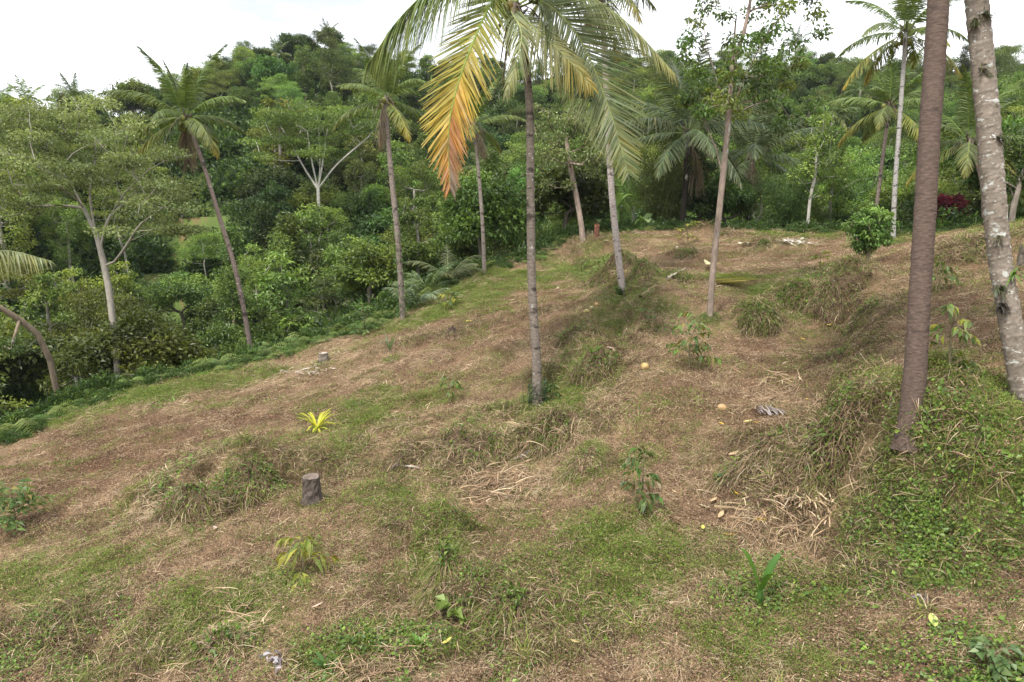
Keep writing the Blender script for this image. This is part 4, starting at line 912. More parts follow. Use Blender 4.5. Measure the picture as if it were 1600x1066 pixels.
            for sg in (-1, 1): blades(mb, B, sd_ * sg + d * .35 + rng.normal(0, .08, (m, 3)), .20 * np.sin(np.linspace(.35, 3.0, m)) + .02, .035, .35, np.tile(cl_, (m, 1)), 1)
    return mb.mesh(kind, M_STRAW if kind in ('straw', 'stalk', 'litter', 'dryroot') else M_GRASS if kind in ('grass', 'tuft') else M_LEAF)
T_ = {k: [tile(k, 500 + 10 * i + j) for j in range(c)] for i, (k, c) in enumerate([('straw', 4), ('litter', 3), ('grass', 3), ('weed', 3), ('tuft', 4), ('stalk', 3), ('dryroot', 3), ('clump', 4), ('fern', 3)])}
def cand(n, rng, r0=3.6, r1=40, p=.75):
    q = rng.random(n); r = (r0 ** p + (r1 ** p - r0 ** p) * q) ** (1 / p); a = np.radians(rng.uniform(-47, 47, n)); x = r * np.sin(a); y = r * np.cos(a)
    k = inside(x, y); return x[k], y[k], r[k]
def bank_f(x, y):
    f = np.zeros_like(x)
    for PL, sg, hh, w in RIS:
        d = poly_d(x, y, PL, False)[0]; f = np.maximum(f, np.exp(-(d / .45) ** 2) * min(1, hh * 1.6))
    for bx, by, br, bh in BUMP: f = np.maximum(f, np.exp(-(((x - bx) ** 2 + (y - by) ** 2) / (br * .8) ** 2)) * min(1, bh * 2.2))
    return f
rng = R(900)
x, y, r = cand(15000, rng); g, b_, s = masks(x, y); k = rng.random(len(x)) < (.10 + .62 * s) * (1 - .8 * sstep(.8, 1, g)) * (1 - .35 * b_); x, y, r = x[k], y[k], r[k]
ins_stuff('dry_straw', T_['straw'], x, y, (.58 + r / 34) * rng.uniform(.7, 1.2, len(x)), rng.integers(4, size=len(x)), rng, .004, yaw=rng.uniform(0, 6.28, len(x)))
x, y, r = cand(22000, rng); g, b_, s = masks(x, y); k = rng.random(len(x)) < .45 + .6 * b_; x, y, r = x[k], y[k], r[k]
ins_stuff('leaf_litter', T_['litter'], x, y, (.75 + r / 70) * rng.uniform(.7, 1.2, len(x)), rng.integers(3, size=len(x)), rng, .003)
x, y, r = cand(34000, rng); g, b_, s = masks(x, y); k = rng.random(len(x)) < sstep(.30, .78, g) * .95 + .05; x, y, r = x[k], y[k], r[k]
ins_stuff('short_grass', T_['grass'], x, y, (.75 + r / 30) * rng.uniform(.55, 1.2, len(x)), rng.integers(3, size=len(x)), rng, .0)
WEEDB = blob_list([(1435,765,50,35,1.8),(1400,830,45,40,.6),(1530,815,80,22,1.6),(1570,860,50,25,.9),(1480,860,60,40,.35),(1300,690,50,30,.7),(700,880,35,70,.6),(780,970,70,40,.35),(930,560,30,50,.5),(975,455,25,20,.4),(1000,500,30,20,.5),(330,760,70,35,.4),(640,1010,80,50,.5),(1540,1030,80,50,.7),(1330,1000,300,60,.22),(1250,880,120,70,.25),(60,990,80,60,.35),(730,660,40,15,.4),(860,650,40,40,.5),(940,430,40,25,.6),(1290,440,60,25,.5),(1185,500,30,15,.6),(560,1010,100,60,.3)])
x, y, r = cand(16000, rng, p=.6); f = blob_f(x, y, WEEDB) + (fbm(x * 1.5, y * 1.5, 61, 3) - .5) * .5; k = rng.random(len(x)) < (f - .08) * .6; x, y, r = x[k], y[k], r[k]
ins_stuff('creeping_weeds', T_['weed'], x, y, (.6 + r / 32) * rng.uniform(.5, 1.15, len(x)), rng.integers(3, size=len(x)), rng, .0)
x, y, r = cand(12000, rng); f = bank_f(x, y); k = rng.random(len(x)) < f * 1.1; x, y, r = x[k], y[k], r[k]
ins_stuff('tangled_bank_growth', T_['dryroot'], x, y, (.8 + r / 40) * rng.uniform(.6, 1.2, len(x)), rng.integers(3, size=len(x)), rng, .0)
x, y, r = cand(8000, rng); g, b_, s = masks(x, y); k = rng.random(len(x)) < .04 + .75 * bank_f(x, y) + .15 * sstep(.5, .9, g); x, y, r = x[k], y[k], r[k]
ins_stuff('grass_tufts', T_['tuft'], x, y, rng.uniform(.4, 1.15, len(x)), rng.integers(4, size=len(x)), rng, .0)
STK = blob_list([(790,735,70,30,1.2),(720,705,80,20,.5),(850,670,50,30,.6),(270,790,45,45,.8),(300,770,30,20,.5),(1265,775,50,50,1.2),(1170,800,60,20,.9),(1230,640,80,30,.35),(660,735,60,15,.4),(330,1000,90,40,.4),(950,450,30,15,.3),(620,1030,90,40,.4),(560,590,30,40,.5),(960,600,30,60,.35)])
x, y, r = cand(6000, rng, p=.6); k = rng.random(len(x)) < blob_f(x, y, STK) * .55; x, y, r = x[k], y[k], r[k]
ins_stuff('dry_stalks', T_['stalk'], x, y, rng.uniform(.55, 1.15, len(x)), rng.integers(3, size=len(x)), rng, .0, yaw=rng.normal(.8, .8, len(x)))
# undergrowth outside the clearing
def cand_out(n, rng, r0, r1):
    r = np.sqrt(rng.uniform(r0 ** 2, r1 ** 2, n)); a = np.radians(rng.uniform(-45, 45, n)); x = r * np.sin(a); y = r * np.cos(a); d = poly_d(x, y, EDGE, True)[0]; k = ~inside(x, y); return x[k], y[k], r[k], d[k]
x, y, r, d = cand_out(9500, rng, 20, 150)
az_ = np.degrees(np.arctan2(x, y)); terr = np.exp(-((az_ + 25) / 7) ** 2) * ((r > 50) & (r < 95)); k = (rng.random(len(x)) > terr * .93) & ((d > 1.2)); x, y, r, d = x[k], y[k], r[k], d[k]
ins_stuff('undergrowth', T_['clump'], x, y, rng.uniform(.7, 1.9, len(x)) * (.55 + .45 * sstep(2, 8, d)) * (1 + r / 90), rng.integers(4, size=len(x)), rng, -.1, .4)
rng = R(901); n = 1700; seg = rng.uniform(2, 18, n); i0 = seg.astype(int); e0 = EDGE[i0]; e1 = EDGE[(i0 + 1) % len(EDGE)]; p = e0 + (e1 - e0) * (seg - i0)[:, None]; dirn = nrm(e1 - e0); nn_ = np.stack([-dirn[:, 1], dirn[:, 0]], 1)
off = np.abs(rng.normal(0, 1.2, n)) - .2 + 1.2 * (fbm(p[:, 0] * .6, p[:, 1] * .6, 71, 3) - .5); x, y = p[:, 0] + nn_[:, 0] * off, p[:, 1] + nn_[:, 1] * off; u_, _, _ = proj(x, y, H(x, y)); k = rng.random(n) < sstep(.35, .6, fbm(x * .5, y * .5, 88, 3)) * np.where(u_ < 700, 1, np.where(u_ < 860, .25, .12)); x, y, off = x[k], y[k], off[k]
ins_stuff('edge_ferns', T_['fern'], x, y, rng.uniform(.6, 1.5, len(x)) * (.6 + .5 * (off > .5)), rng.integers(3, size=len(x)), rng, 0, .5)

n = 2300; seg = rng.uniform(2, 18, n); i0 = seg.astype(int); e0 = EDGE[i0]; e1 = EDGE[(i0 + 1) % len(EDGE)]; p = e0 + (e1 - e0) * (seg - i0)[:, None]; dirn = nrm(e1 - e0); nn_ = np.stack([-dirn[:, 1], dirn[:, 0]], 1)
off = np.abs(rng.normal(0, 1.2, n)) - .3 + 1.4 * (fbm(p[:, 0] * .7, p[:, 1] * .7, 72, 3) - .5); x, y = p[:, 0] + nn_[:, 0] * off, p[:, 1] + nn_[:, 1] * off
ins_stuff('ragged_edge_weeds', T_['tuft'] + T_['clump'], x, y, (ii_ := np.where(rng.random(n) < .3, rng.integers(0, 4, n), rng.integers(4, 8, n))) * 0 + rng.uniform(.35, .9, n) * np.where(ii_ < 4, 1.7, np.where(off > .7, .8, .35)), ii_, rng, 0, .5)

# growth and debris gathered round the feet of the palms
rng = R(77); PB = [(841,638,.16),(1425,674,.24),(1612,705,.24),(1109,496,.14),(977,455,.16),(630,468,.16),(757,416,.15),(1396,382,.15)]
X = []; Y = []; Sx = []; Ix = []
for u, v, r_ in PB:
    g_ = hit(min(u, 1595), v)[0]; n = 46; a = rng.uniform(0, 6.28, n); q = r_ * rng.uniform(.7, 2.6, n); X += list(g_[0] + np.cos(a) * q); Y += list(g_[1] + np.sin(a) * q); Sx += list(rng.uniform(.3, .75, n)); Ix += list(rng.integers(0, 9, n))
ins_stuff('growth_round_the_trunks', T_['tuft'] + T_['dryroot'] + T_['weed'][:2], np.array(X), np.array(Y), np.array(Sx), np.array(Ix), rng)
# ------------------------------------------------------------------ young plants on the clearing
def sapling(label, u, v, vt, wpx, rng, cols, L=.16, W=.055, n=60, cat='sapling', name='young_tree', hang=.9, group='saplings planted on the clearing', t=None, stem=(.16,.14,.08)):
    b, tt_ = hit(u, v)
    h = (v - vt) * tt_ / FPX * .95; w = wpx * tt_ / FPX / 2
    root = empty(name, label, cat, b, group); ms = MB(); ml = MB()
    top = np.array([rng.normal(0, .06 * h), 0, h]); st = bez([[0, 0, -.08], top * .5 + rng.normal(0, .03 * h, 3), top], 10); tube(ms, st, np.linspace(.014 + h * .008, .005, 10), 6, stem)
    C = []; D = []
    nb = max(6, n // 8)
    for k in range(nb):
        f = rng.uniform(.22, 1); p0 = st[min(9, int(f * 9.9))]; a = k * GOLD + rng.normal(0, .3); ln = w * rng.uniform(.55, 1.05) * (1.15 - .55 * f); d = np.array([math.cos(a), math.sin(a), rng.uniform(.1, .6)])
        br = bez([p0, p0 + d * ln * .55 + [0, 0, .03], p0 + d * ln * [1, 1, .5]], 6); tube(ms, br, np.linspace(.006, .003, 6), 4, np.array(stem) * 1.1)
        m = 8; ff = np.linspace(.25, 1, m) * 5; i0 = ff.astype(int).clip(0, 4); C.append(br[i0] + (br[i0 + 1] - br[i0]) * (ff - i0)[:, None])
        sd_ = np.cross(d, [0, 0, 1.0]); D.append(d * .7 + sd_ * np.where(np.arange(m) % 2, 1, -1)[:, None] * .8 + rng.normal(0, .2, (m, 3)) - [0, 0, hang])
    C = np.concatenate(C); D = np.concatenate(D); k = len(C); L *= 1.3; W *= 1.35; leaves(ml, C, L * rng.uniform(.6, 1.2, k), W * rng.uniform(.7, 1.2, k), D, rng.normal(0, .3, (k, 3)) + [0, 0, 1], np.array(cols)[rng.integers(len(cols), size=k)] * rng.uniform(.7, 1.3, (k, 1)), .2, .25)
    obj('stem', ms.mesh('stem', M_WOOD), root); obj('foliage', ml.mesh('foliage', M_LEAF), root)
    return root
YG = [[.22,.24,.04],[.28,.26,.04],[.15,.20,.04]]; DG = [[.07,.13,.03],[.09,.16,.04],[.13,.18,.05]]; MG = [[.11,.18,.04],[.14,.21,.05],[.08,.14,.035],[.20,.16,.05]]
sapling('yellowish green sapling with long limp leaves, right below the grey stump', 473, 905, 828, 95, R(1), YG, .20, .05, 70)
sapling('small round crowned sapling with brownish new leaves alone on the centre terrace', 1003, 797, 705, 85, R(2), DG + [[.2,.15,.07]], .14, .05, 110)
sapling('wide bushy sapling with drooping green leaves and red tips below the forked tree', 1078, 577, 490, 100, R(3), MG, .17, .055, 150)
sapling('short twiggy sapling with green brown leaves left of the central palm', 703, 630, 590, 40, R(4), MG, .13, .05, 50)
sapling('tall thin sapling with yellow green leaves between the two big right trunks', 1484, 592, 482, 100, R(5), YG + MG, .11, .036, 90)
sapling('green sapling with brown base leaves just right of the reddish trunk', 1461, 456, 412, 60, R(6), MG, .17, .06, 60)
sapling('dark glossy leafed bush at the left edge of the slope', 26, 826, 758, 110, R(7), DG + DG + MG, .13, .05, 260, 'bush', 'leafy_bush', .3)
sapling('yellow green shrub on the far mound beside the forked tree', 1076, 384, 346, 45, R(8), YG, .16, .07, 70, 'shrub', 'small_shrub', .4)
sapling('small pale yellowish shrub growing on the far weedy bank', 1281, 418, 392, 30, R(9), YG, .14, .05, 40, 'shrub', 'small_shrub', .3)
sapling('low yellow leaved shrub at the fern edge above the long slope', 705, 480, 455, 40, R(10), YG + DG, .2, .08, 60, 'shrub', 'small_shrub', .3)
sapling('dense leafy green shrub in front of the dark valley at the fern edge', 568, 525, 480, 70, R(11), DG, .16, .08, 200, 'shrub', 'leafy_bush', .3)
sapling('small green weed plant at the foot of the bank beside the debris', 862, 628, 602, 25, R(12), DG, .1, .05, 30, 'plant', 'small_plant', .3)
sapling('wispy green plant on the terrace left of the forked tree', 1010, 508, 487, 30, R(14), DG, .1, .03, 50, 'plant', 'small_plant', .0)
sapling('bright leaved weed plant in front of the shaded bank', 712, 970, 942, 60, R(15), [[.16,.22,.05]], .11, .08, 24, 'plant', 'small_plant', .2)
sapling('round leaved weed plant at the bottom right corner of the slope', 1545, 1050, 1010, 90, R(16), [[.10,.16,.06],[.14,.2,.07]], .07, .055, 70, 'plant', 'small_plant', .2)
def rosette(label, u, v, n, L, W, col, rng, name, cat, el=(.5, 1.6), g=.6, seg=5, t=None, group=None, stemh=.0, leaf='leaf', mat=None):
    """plant whose long leaves spring from one point; every leaf is a part"""
    b, _ = hit(u, v)
    if t: b = P(u, v, t); b[2] = h1(b[0], b[1])
    root = empty(name, label, cat, b, group)
    if stemh: mb = MB(); tube(mb, [[0, 0, -.05], [0, 0, stemh]], [W * .45, W * .3], 6, np.array(col[0]) * .8); obj('stem', mb.mesh('stem', M_WOOD), root)
    for k in range(n):
        mb = MB(); a = k * GOLD + rng.normal(0, .25); Lk = L * rng.uniform(.7, 1.1); gk = g * rng.uniform(.6, 1.3); D = np.array([math.cos(a), math.sin(a), rng.uniform(*el)]); D /= np.linalg.norm(D); sd_ = nrm(np.cross(D, [0, 0, 1.0])); c = np.array(col[int(rng.integers(len(col)))]) * rng.uniform(.8, 1.2)
        s = np.linspace(0, 1, seg + 3); p = D * (Lk * s)[:, None] - np.array([0, 0, 1.0]) * (gk * Lk * s ** 2)[:, None] + [0, 0, stemh * .9]; w = W * np.sin(np.clip(s * .93 + .06, 0, 1) * math.pi) ** .7 / 2 + .003
        V = np.concatenate([p + sd_ * w[:, None] + [0, 0, 1] * w[:, None] * .35, p, p - sd_ * w[:, None] + [0, 0, 1] * w[:, None] * .35]); m = len(s)
        F = [[i, i + 1, m + i + 1, m + i] for i in range(m - 1)] + [[m + i, m + i + 1, 2 * m + i + 1, 2 * m + i] for i in range(m - 1)]
        cc_ = np.tile(c, (3 * m, 1)); cc_[m:2 * m] *= 1.25; mb.add(V, F, cc_); obj(leaf, mb.mesh(leaf, mat or M_LEAF, smooth=True), root)
    return root
rosette('bright yellow palm seedling with a fan of stiff leaves left of centre', 496, 677, 24, .80, .045, [[.42,.40,.03],[.34,.36,.03]], R(20), 'palm_seedling', 'seedling', (.4, 2.2), .45, stemh=.12)
rosette('coconut seedling with two tall broad dark green leaves in the right foreground', 1186, 950, 3, .85, .10, [[.06,.14,.025],[.09,.18,.03]], R(24), 'coconut_seedling', 'seedling', (1.5, 4.0), .35, stemh=.2)
rosette('thin bluish palm seedling standing at the fern edge of the long slope', 609, 553, 16, .8, .035, [[.16,.22,.12]], R(22), 'palm_seedling', 'seedling', (1.0, 4), .3, stemh=.1)
rosette('lime green rosette plant beside the pale trunk at the left', 205, 588, 18, .95, .08, [[.26,.34,.05],[.18,.28,.05]], R(23), 'rosette_plant', 'plant', (.3, 1.6), .5, t=24.5)
rosette('broad leaved green plant at the fern edge left of the leaning palm base', 420, 560, 7, .9, .16, [[.10,.18,.04]], R(24), 'broad_leaved_plant', 'plant', (.5, 2), .7, t=26)
rosette('tuft of upright broad green blades on the dark bank in the centre', 926, 558, 14, .55, .05, [[.07,.16,.025],[.10,.2,.03]], R(25), 'blade_plant', 'plant', (1, 4), .4)
rosette('tuft of green blades on the debris bank left of the reddish trunk', 1306, 692, 14, .42, .05, [[.07,.15,.025],[.10,.19,.03]], R(26), 'blade_plant', 'plant', (.8, 3), .5)
rosette('dark broad leaved weed amid the dry stalks right of the small sapling', 1143, 748, 8, .26, .10, [[.05,.10,.04]], R(27), 'broad_leaved_plant', 'plant', (.2, 1.2), .5)
rosette('clump of fresh green blades low in the centre foreground', 655, 1018, 18, .34, .035, [[.10,.20,.03],[.14,.24,.04]], R(28), 'blade_plant', 'plant', (.8, 3), .5)
rosette('small green blade tuft on the left bank', 300, 778, 12, .38, .035, [[.11,.19,.03]], R(29), 'blade_plant', 'plant', (.6, 3), .6)
rosette('dark leafed weed tuft at the bottom left of centre', 512, 1050, 14, .32, .05, [[.07,.14,.035]], R(30), 'broad_leaved_plant', 'plant', (.4, 2), .5)
rosette('pair of dark upright leaves under the reddish trunk on the mound', 1448, 862, 4, .3, .06, [[.07,.16,.04]], R(31), 'broad_leaved_plant', 'plant', (1, 3), .5)
for k, (u, v, t_, lab) in enumerate([(934, 372, 39, 'banana plant with pale torn upright leaf behind the far clearing edge'), (962, 372, 38, 'banana plant with broad drooping leaves right behind the ringed palm'), (1008, 366, 40, 'short banana plant in the shade of the bamboo')]):
    rosette(lab, u, v, 7, 2.3 if k < 2 else 1.6, .5, [[.17,.26,.08],[.12,.2,.05],[.24,.32,.14]], R(33 + k), 'banana_plant', 'banana plant', (1, 3.5), .75, 8, t_, 'banana plants behind the far edge', 1.3)
def feather(label, u, v, t, n, L, leafL, col, seed, el=70, group=None):
    b = P(u, v, t); b[2] = h1(b[0], b[1]); root = empty('young_palm', label, 'palm', b, group)
    for k in range(n):
        rng = R(seed + k); mb = MB(); e = rng.uniform(35, 80); p = arc(e, L * rng.uniform(.8, 1.1), rng.uniform(40, 80)); frond(mb, p, leafL, .05, 34, rng, np.array(col), 0, None, .35, (60, 25), 2, rach=.02)
        o = obj('frond', mb.mesh('frond', M_FROND), root); o.rotation_euler = (0, 0, k * GOLD + rng.normal(0, .2))
feather('young grey feathery palm leaning over the fern edge under the thin palm', 700, 425, 31.5, 7, 2.2, .5, GRY * .85, 700)
feather('young green feathery palm at the fern edge near the vine clad trunk', 668, 440, 31, 9, 1.9, .5, [.13, .2, .09], 720)
feather('low blue green feathery palm in front of the vine clad trunk base', 650, 478, 29, 8, 1.6, .45, [.14, .2, .12], 740)
feather('dark young palm standing in the shade beneath the thin straight palm', 737, 405, 36, 10, 3.2, .6, DRK * 1.3, 760)
feather('bright young palm on the valley floor right of the pale forked tree', 205, 505, 36, 8, 2.0, .5, [.08, .2, .05], 780)

# ------------------------------------------------------------------ stumps, logs and fallen things
def stump(label, u, v, r, h, col, seed, rough=.025, mat=None, cut=True, lean=0):
    rng = R(seed); b, _ = hit(u, v); root = empty('tree_stump', label, 'stump', b, None); n = 18; m = 9; th = np.linspace(0, 6.283, n, endpoint=False); z = np.linspace(-.1, h, m)
    top = h * rough * rng.uniform(-1, 1, n); mb = MB(); V = []
    for i, zz in enumerate(z):
        rr_ = r * (1 + .35 * math.exp(-max(zz, 0) / .12) + .07 * rng.normal(0, 1, n)) * (1 - .08 * i / m)
        V.append(np.stack([np.cos(th) * rr_ + lean * zz, np.sin(th) * rr_, zz + np.zeros(n) + (top if i == m - 1 else 0)], 1))
    for k, (f, dz) in enumerate([(.80, 0), (.5, -.05), (.02, -.07)]): V.append(np.stack([np.cos(th) * r * f + lean * h, np.sin(th) * r * f, h + dz + top * .7], 1))
    V = np.concatenate(V); mm = m + 3; i = np.arange(mm - 1)[:, None] * n; j = np.arange(n)[None]; F = np.stack([i + j, i + (j + 1) % n, i + n + (j + 1) % n, i + n + j], -1).reshape(-1, 4)
    k = (m) * n; mb.add(V, F, np.concatenate([np.tile(col, (k, 1)) * rng.uniform(.7, 1.3, (k, 1)), np.tile(np.array(col) * 2.2, (len(V) - k, 1))])); obj('bole', mb.mesh('bole', mat or M_WOOD), root)
    n = 60; a = rng.uniform(0, 6.28, n); mb = MB(); blades(mb, np.stack([np.cos(a) * r * 1.2, np.sin(a) * r * 1.2, 0 * a], 1), np.stack([np.cos(a), np.sin(a), rng.uniform(.3, 2, n)], 1), rng.uniform(.06, .2, n), .01, .6, np.array(GRSS)[rng.integers(4, size=n)], 3)
    obj('grass_collar', mb.mesh('grass_collar', M_GRASS), root, kind='stuff'); return root
stump('dark cut palm stump with hollow grey top on the left terrace', 488, 785, .155, .48, (.095,.075,.062), 1)
stump('small grey stump at the fern edge right of the leaning palm', 506, 565, .16, .3, (.19,.16,.13), 2)
stump('tiny dark rotten root stump in the middle of the upper slope', 706, 522, .13, .22, (.10,.07,.055), 3, .5)
stump('dark weathered stump at the right edge behind the lichened trunk', 1597, 418, .12, .45, (.12,.10,.08), 4, .4)
stump('reddish brown broken stump at the far corner of the clearing', 932, 374, .13, .6, (.16,.07,.045), 5, .4)
def log(label, pts_, r, col, seed, name='dead_branch', cat='branch'):
    rng = R(seed); w = []
    for u, v, dz in pts_:
        g_, _ = hit(u, v); w.append(g_ + [0, 0, dz])
    b = w[0].copy(); mb = MB(); c = bez([q - b for q in w], 12); c = c + rng.normal(0, r * .3, c.shape); tube(mb, c, np.linspace(r, r * .45, 12) * rng.uniform(.85, 1.15, 12), 7, col)
    o = obj(name, mb.mesh(name, M_WOOD, smooth=True), None, b, label=label, category=cat); return o
log('pale bare branch lying across the debris left of the central palm', [(655,736,.06),(630,733,.05),(612,733,.04)], .028, (.42,.37,.31), 1)
log('thin dark branch beside the pale branch in the debris', [(612,738,.04),(628,726,.12),(645,714,.16)], .02, (.12,.09,.07), 2)
log('greyish split branch lying at the lower end of the straw heap', [(828,712,.06),(815,718,.06),(804,724,.04)], .04, (.33,.30,.28), 3)
log('pale branch in the weeds beside the ringed palm', [(1042,440,.1),(1056,434,.15),(1070,428,.2)], .05, (.36,.31,.24), 4)
log('reddish palm sheath lying on the far bank', [(1002,468,.06),(1010,462,.1),(1016,456,.1)], .07, (.42,.26,.19), 5, 'palm_sheath', 'palm sheath')
log('curved pale stick on the middle bank', [(948,548,.08),(958,553,.13),(965,562,.05)], .025, (.42,.33,.24), 6)
log('long stick lying in the grass near the mound', [(1330,862,.03),(1352,872,.05),(1368,880,.03)], .012, (.3,.25,.2), 7)
log('thin pale twig on the litter left of the dry fan frond', [(1090,768,.03),(1110,775,.05),(1130,781,.03)], .008, (.45,.36,.24), 8, 'twig', 'twig')
log('slender leaning dead stem in front of the valley trees', [(497,545,0),(486,520,.8),(465,505,2.2)], .07, (.42,.40,.35), 9)
for k, (u, v, lab) in enumerate([(1007,577,'tan coconut lying on the bare ground of the centre terrace'),(925,484,'pale coconut husk among yellow scraps on the upper terrace'),(932,479,'small orange husk beside the pale coconut husk'),(916,490,'yellow husk lying left of the pale coconut husk'),(872,453,'pale husk scrap in the grass right of the central trunk'),(1058,389,'white scrap of husk on the far terrace'),(1128,642,'orange husk in the litter left of the grey frond')]):
    g_, _ = hit(u, v); o = obj('fallen_coconut' if k == 0 else 'coconut_husk', nut_mesh([(.45,.31,.13),(.5,.40,.26),(.42,.26,.12),(.42,.35,.14),(.45,.36,.27),(.55,.5,.45),(.42,.27,.13)][k], .095 if k == 0 else .085), None, g_ + [0, 0, .05], label=lab, category='coconut' if k == 0 else 'husk', group='fallen husks')
    o.rotation_euler = (1.2, .3, k)
    if k: o.scale = (1.1, .8, .5)
    else: del o['group']
def flat_leaf(label, u, v, L, W, yaw, col, seed, name='fallen_leaf', cat='leaf', group='yellow fallen leaves on the litter', curl=.35, lift=.07):
    rng = R(seed); g_, _ = hit(u, v); s = np.linspace(0, 1, 7); w = W * np.sin(np.clip(s * .95 + .04, 0, 1) * math.pi) ** .8 / 2 + .002; z = curl * L * (s - .5) ** 2 + lift
    V = np.concatenate([np.stack([s * L - L / 2, sg * w, z + abs(sg) * w * rng.uniform(.1, .7)], 1) for sg in (1, 0, -1)]); m = 7
    F = [[i, i + 1, m + i + 1, m + i] for i in range(m - 1)] + [[m + i, m + i + 1, 2 * m + i + 1, 2 * m + i] for i in range(m - 1)]
    mb = MB(); mb.add(V, F, np.tile(col, (3 * m, 1)) * rng.uniform(.85, 1.1, (3 * m, 1))); o = obj(name, mb.mesh(name, M_STRAW, smooth=True), None, g_, label=label, category=cat, group=group); o.rotation_euler = (rng.uniform(-.2, .2), rng.uniform(-.2, .2), yaw); return o
YLW = (.62,.42,.05); TAN = (.55,.40,.24)
for k, (u, v, c, L, lab) in enumerate([(1190,822,YLW,.17,'orange yellow leaf below the dry fan frond'),(1150,780,YLW,.16,'yellow leaf left of the dry stalks'),(1148,716,TAN,.2,'cream leaf right above the dark weed'),(1128,668,YLW,.12,'small yellow leaf above the debris bank'),(1168,666,(.6,.5,.22),.2,'pale yellow leaf left of the grey frond bundle'),
    (1183,668,YLW,.15,'yellow leaf touching the grey frond bundle'),(1115,789,TAN,.17,'tan curled leaf at the left end of the fan frond'),(1100,800,(.6,.52,.35),.16,'pale leaf beside the tan curled leaf'),(1128,812,TAN,.2,'tan leaf under the fan frond'),(1140,845,(.6,.36,.14),.14,'orange brown leaf on the green patch'),(1098,833,(.5,.48,.12),.14,'lime yellow leaf left of the green patch'),
    (1172,884,(.7,.6,.5),.07,'whitish small leaf left of the coconut seedling'),(1262,630,YLW,.09,'bright yellow leaf on the debris above the bank'),(1298,512,(.6,.45,.12),.2,'yellow leaf on the upper terrace edge'),(1310,509,YLW,.18,'golden leaf beside the upper terrace edge leaf'),(1332,512,(.55,.45,.12),.16,'yellow leaf nearest the upper weedy bank'),
    (1255,534,YLW,.14,'lone yellow leaf on the brown upper terrace'),(498,955,(.6,.45,.35),.14,'pinkish tan leaf on the lower left slope'),(338,831,(.6,.5,.42),.16,'pale leaf near the left straw heap'),(808,1024,(.6,.42,.28),.11,'tan leaf at the bottom beside centre'),(898,1016,(.55,.42,.2),.10,'small tan leaf in the bottom centre grass'),(1455,982,(.5,.55,.18),.22,'long yellow green leaf at the lower right'),
    (1490,984,(.6,.52,.42),.08,'cream scrap right of the long yellow green leaf'),(1276,818,(.6,.6,.35),.10,'pale curled leaf on the bank of dry stalks'),(733,505,(.7,.6,.12),.22,'curved yellow leaf strip on the upper slope'),(1565,850,(.5,.38,.25),.18,'tan leaf at the right edge under the green mound'),(1525,756,(.4,.3,.2),.12,'brown leaf on the green mound'),(1158,692,(.6,.36,.1),.12,'orange leaf on the litter below the grey frond'),
    (1011,779,(.65,.6,.5),.06,'white speck leaf beside the small sapling stem'),(1053,774,(.6,.45,.25),.09,'small tan leaf right of the small sapling'),(700,1010,(.5,.45,.12),.12,'olive yellow leaf left of the fresh blades')]):
    flat_leaf(lab, u, v, L * 1.1, L * .36, k * 1.7, c, k)
for k, (u, v, yaw, col, L) in enumerate([(1152,441,.05,(.46,.52,.16),1.7),(1148,446,-.25,(.58,.55,.26),1.6),(1142,449,-.5,(.45,.36,.12),1.2),(1106,420,1.0,(.55,.50,.30),.7)]):
    flat_leaf(['long pale green cut banana leaf lying right of the forked trunk','yellowish cut banana leaf under the pale green one','brown edged cut banana leaf nearest the forked trunk','crumpled cream banana leaf left of the forked trunk'][k], u, v, L, .3 if k < 3 else .45, yaw, col, 90 + k, 'banana_leaf', 'leaf', 'cut banana leaves beside the forked tree', .1, .14)
LATER = []
for k, (u, v, lab) in enumerate([(430,1045,'grey purple dry leaf scrap at the bottom left'),(425,1036,'silvery dry leaf scrap above the grey purple one'),(1437,940,'grey purple scrap on the lower right litter')]):
    LATER.append((lab, u, v, k))
def bundle(label, u, v, n, L, W, col, rng, yaw, spread, name, cat, lift=(.0, .25), g=.3, fan=False, group=None, scat=.12):
    g_, _ = hit(u, v); mb = MB(); a = yaw + rng.normal(0, spread, n); B = rng.normal(0, scat, (n, 3)) * [1, 1, .15] + [0, 0, .06]; D = np.stack([np.cos(a), np.sin(a), rng.uniform(*lift, n)], 1)
    if not fan: B = B - D * L * .4 * [1, 1, 0]
    Ls = L * rng.uniform(.3, 1.05, n); blades(mb, B, D, Ls, W * rng.uniform(.4, 1.1, n), g, np.array(col)[rng.integers(len(col), size=n)] * rng.uniform(.75, 1.25, (n, 1)), 5, upn=np.array([0, 0, 1.0]) + rng.normal(0, .5, (n, 3)), taper=.3)
    if fan: tube(mb, [[0, 0, .05], np.array([-math.cos(yaw) * .4, -math.sin(yaw) * .4, .05])], [.015, .02], 5, np.array(col[0]) * .8)
    return obj(name, mb.mesh(name, M_STRAW), None, g_, label=label, category=cat, **({'group': group} if group else {}))
for lab, u, v, k in LATER: bundle(lab, u, v, 9, .14, .06, [[.24,.21,.24],[.36,.33,.35],[.16,.14,.15]], R(60 + k), k, 1.2, 'dry_leaf', 'leaf', (.1, .9), .8, group='grey dry leaf scraps', scat=.05)
GREYF = [[.42,.38,.37],[.33,.29,.29],[.25,.21,.21]]; TANF = [[.44,.32,.20],[.56,.44,.30],[.34,.23,.14],[.25,.17,.11]]
bundle('grey dried palm frond bundle on the debris bank', 1203, 645, 44, .62, .03, GREYF, R(1), 1.7, .35, 'dry_frond', 'dry frond', (.0, .5), .35)
bundle('tan dried fan shaped frond lying below the debris bank', 1160, 800, 30, .62, .022, TANF, R(2), -.15, .55, 'dry_frond', 'dry frond', (.02, .2), .2, True)
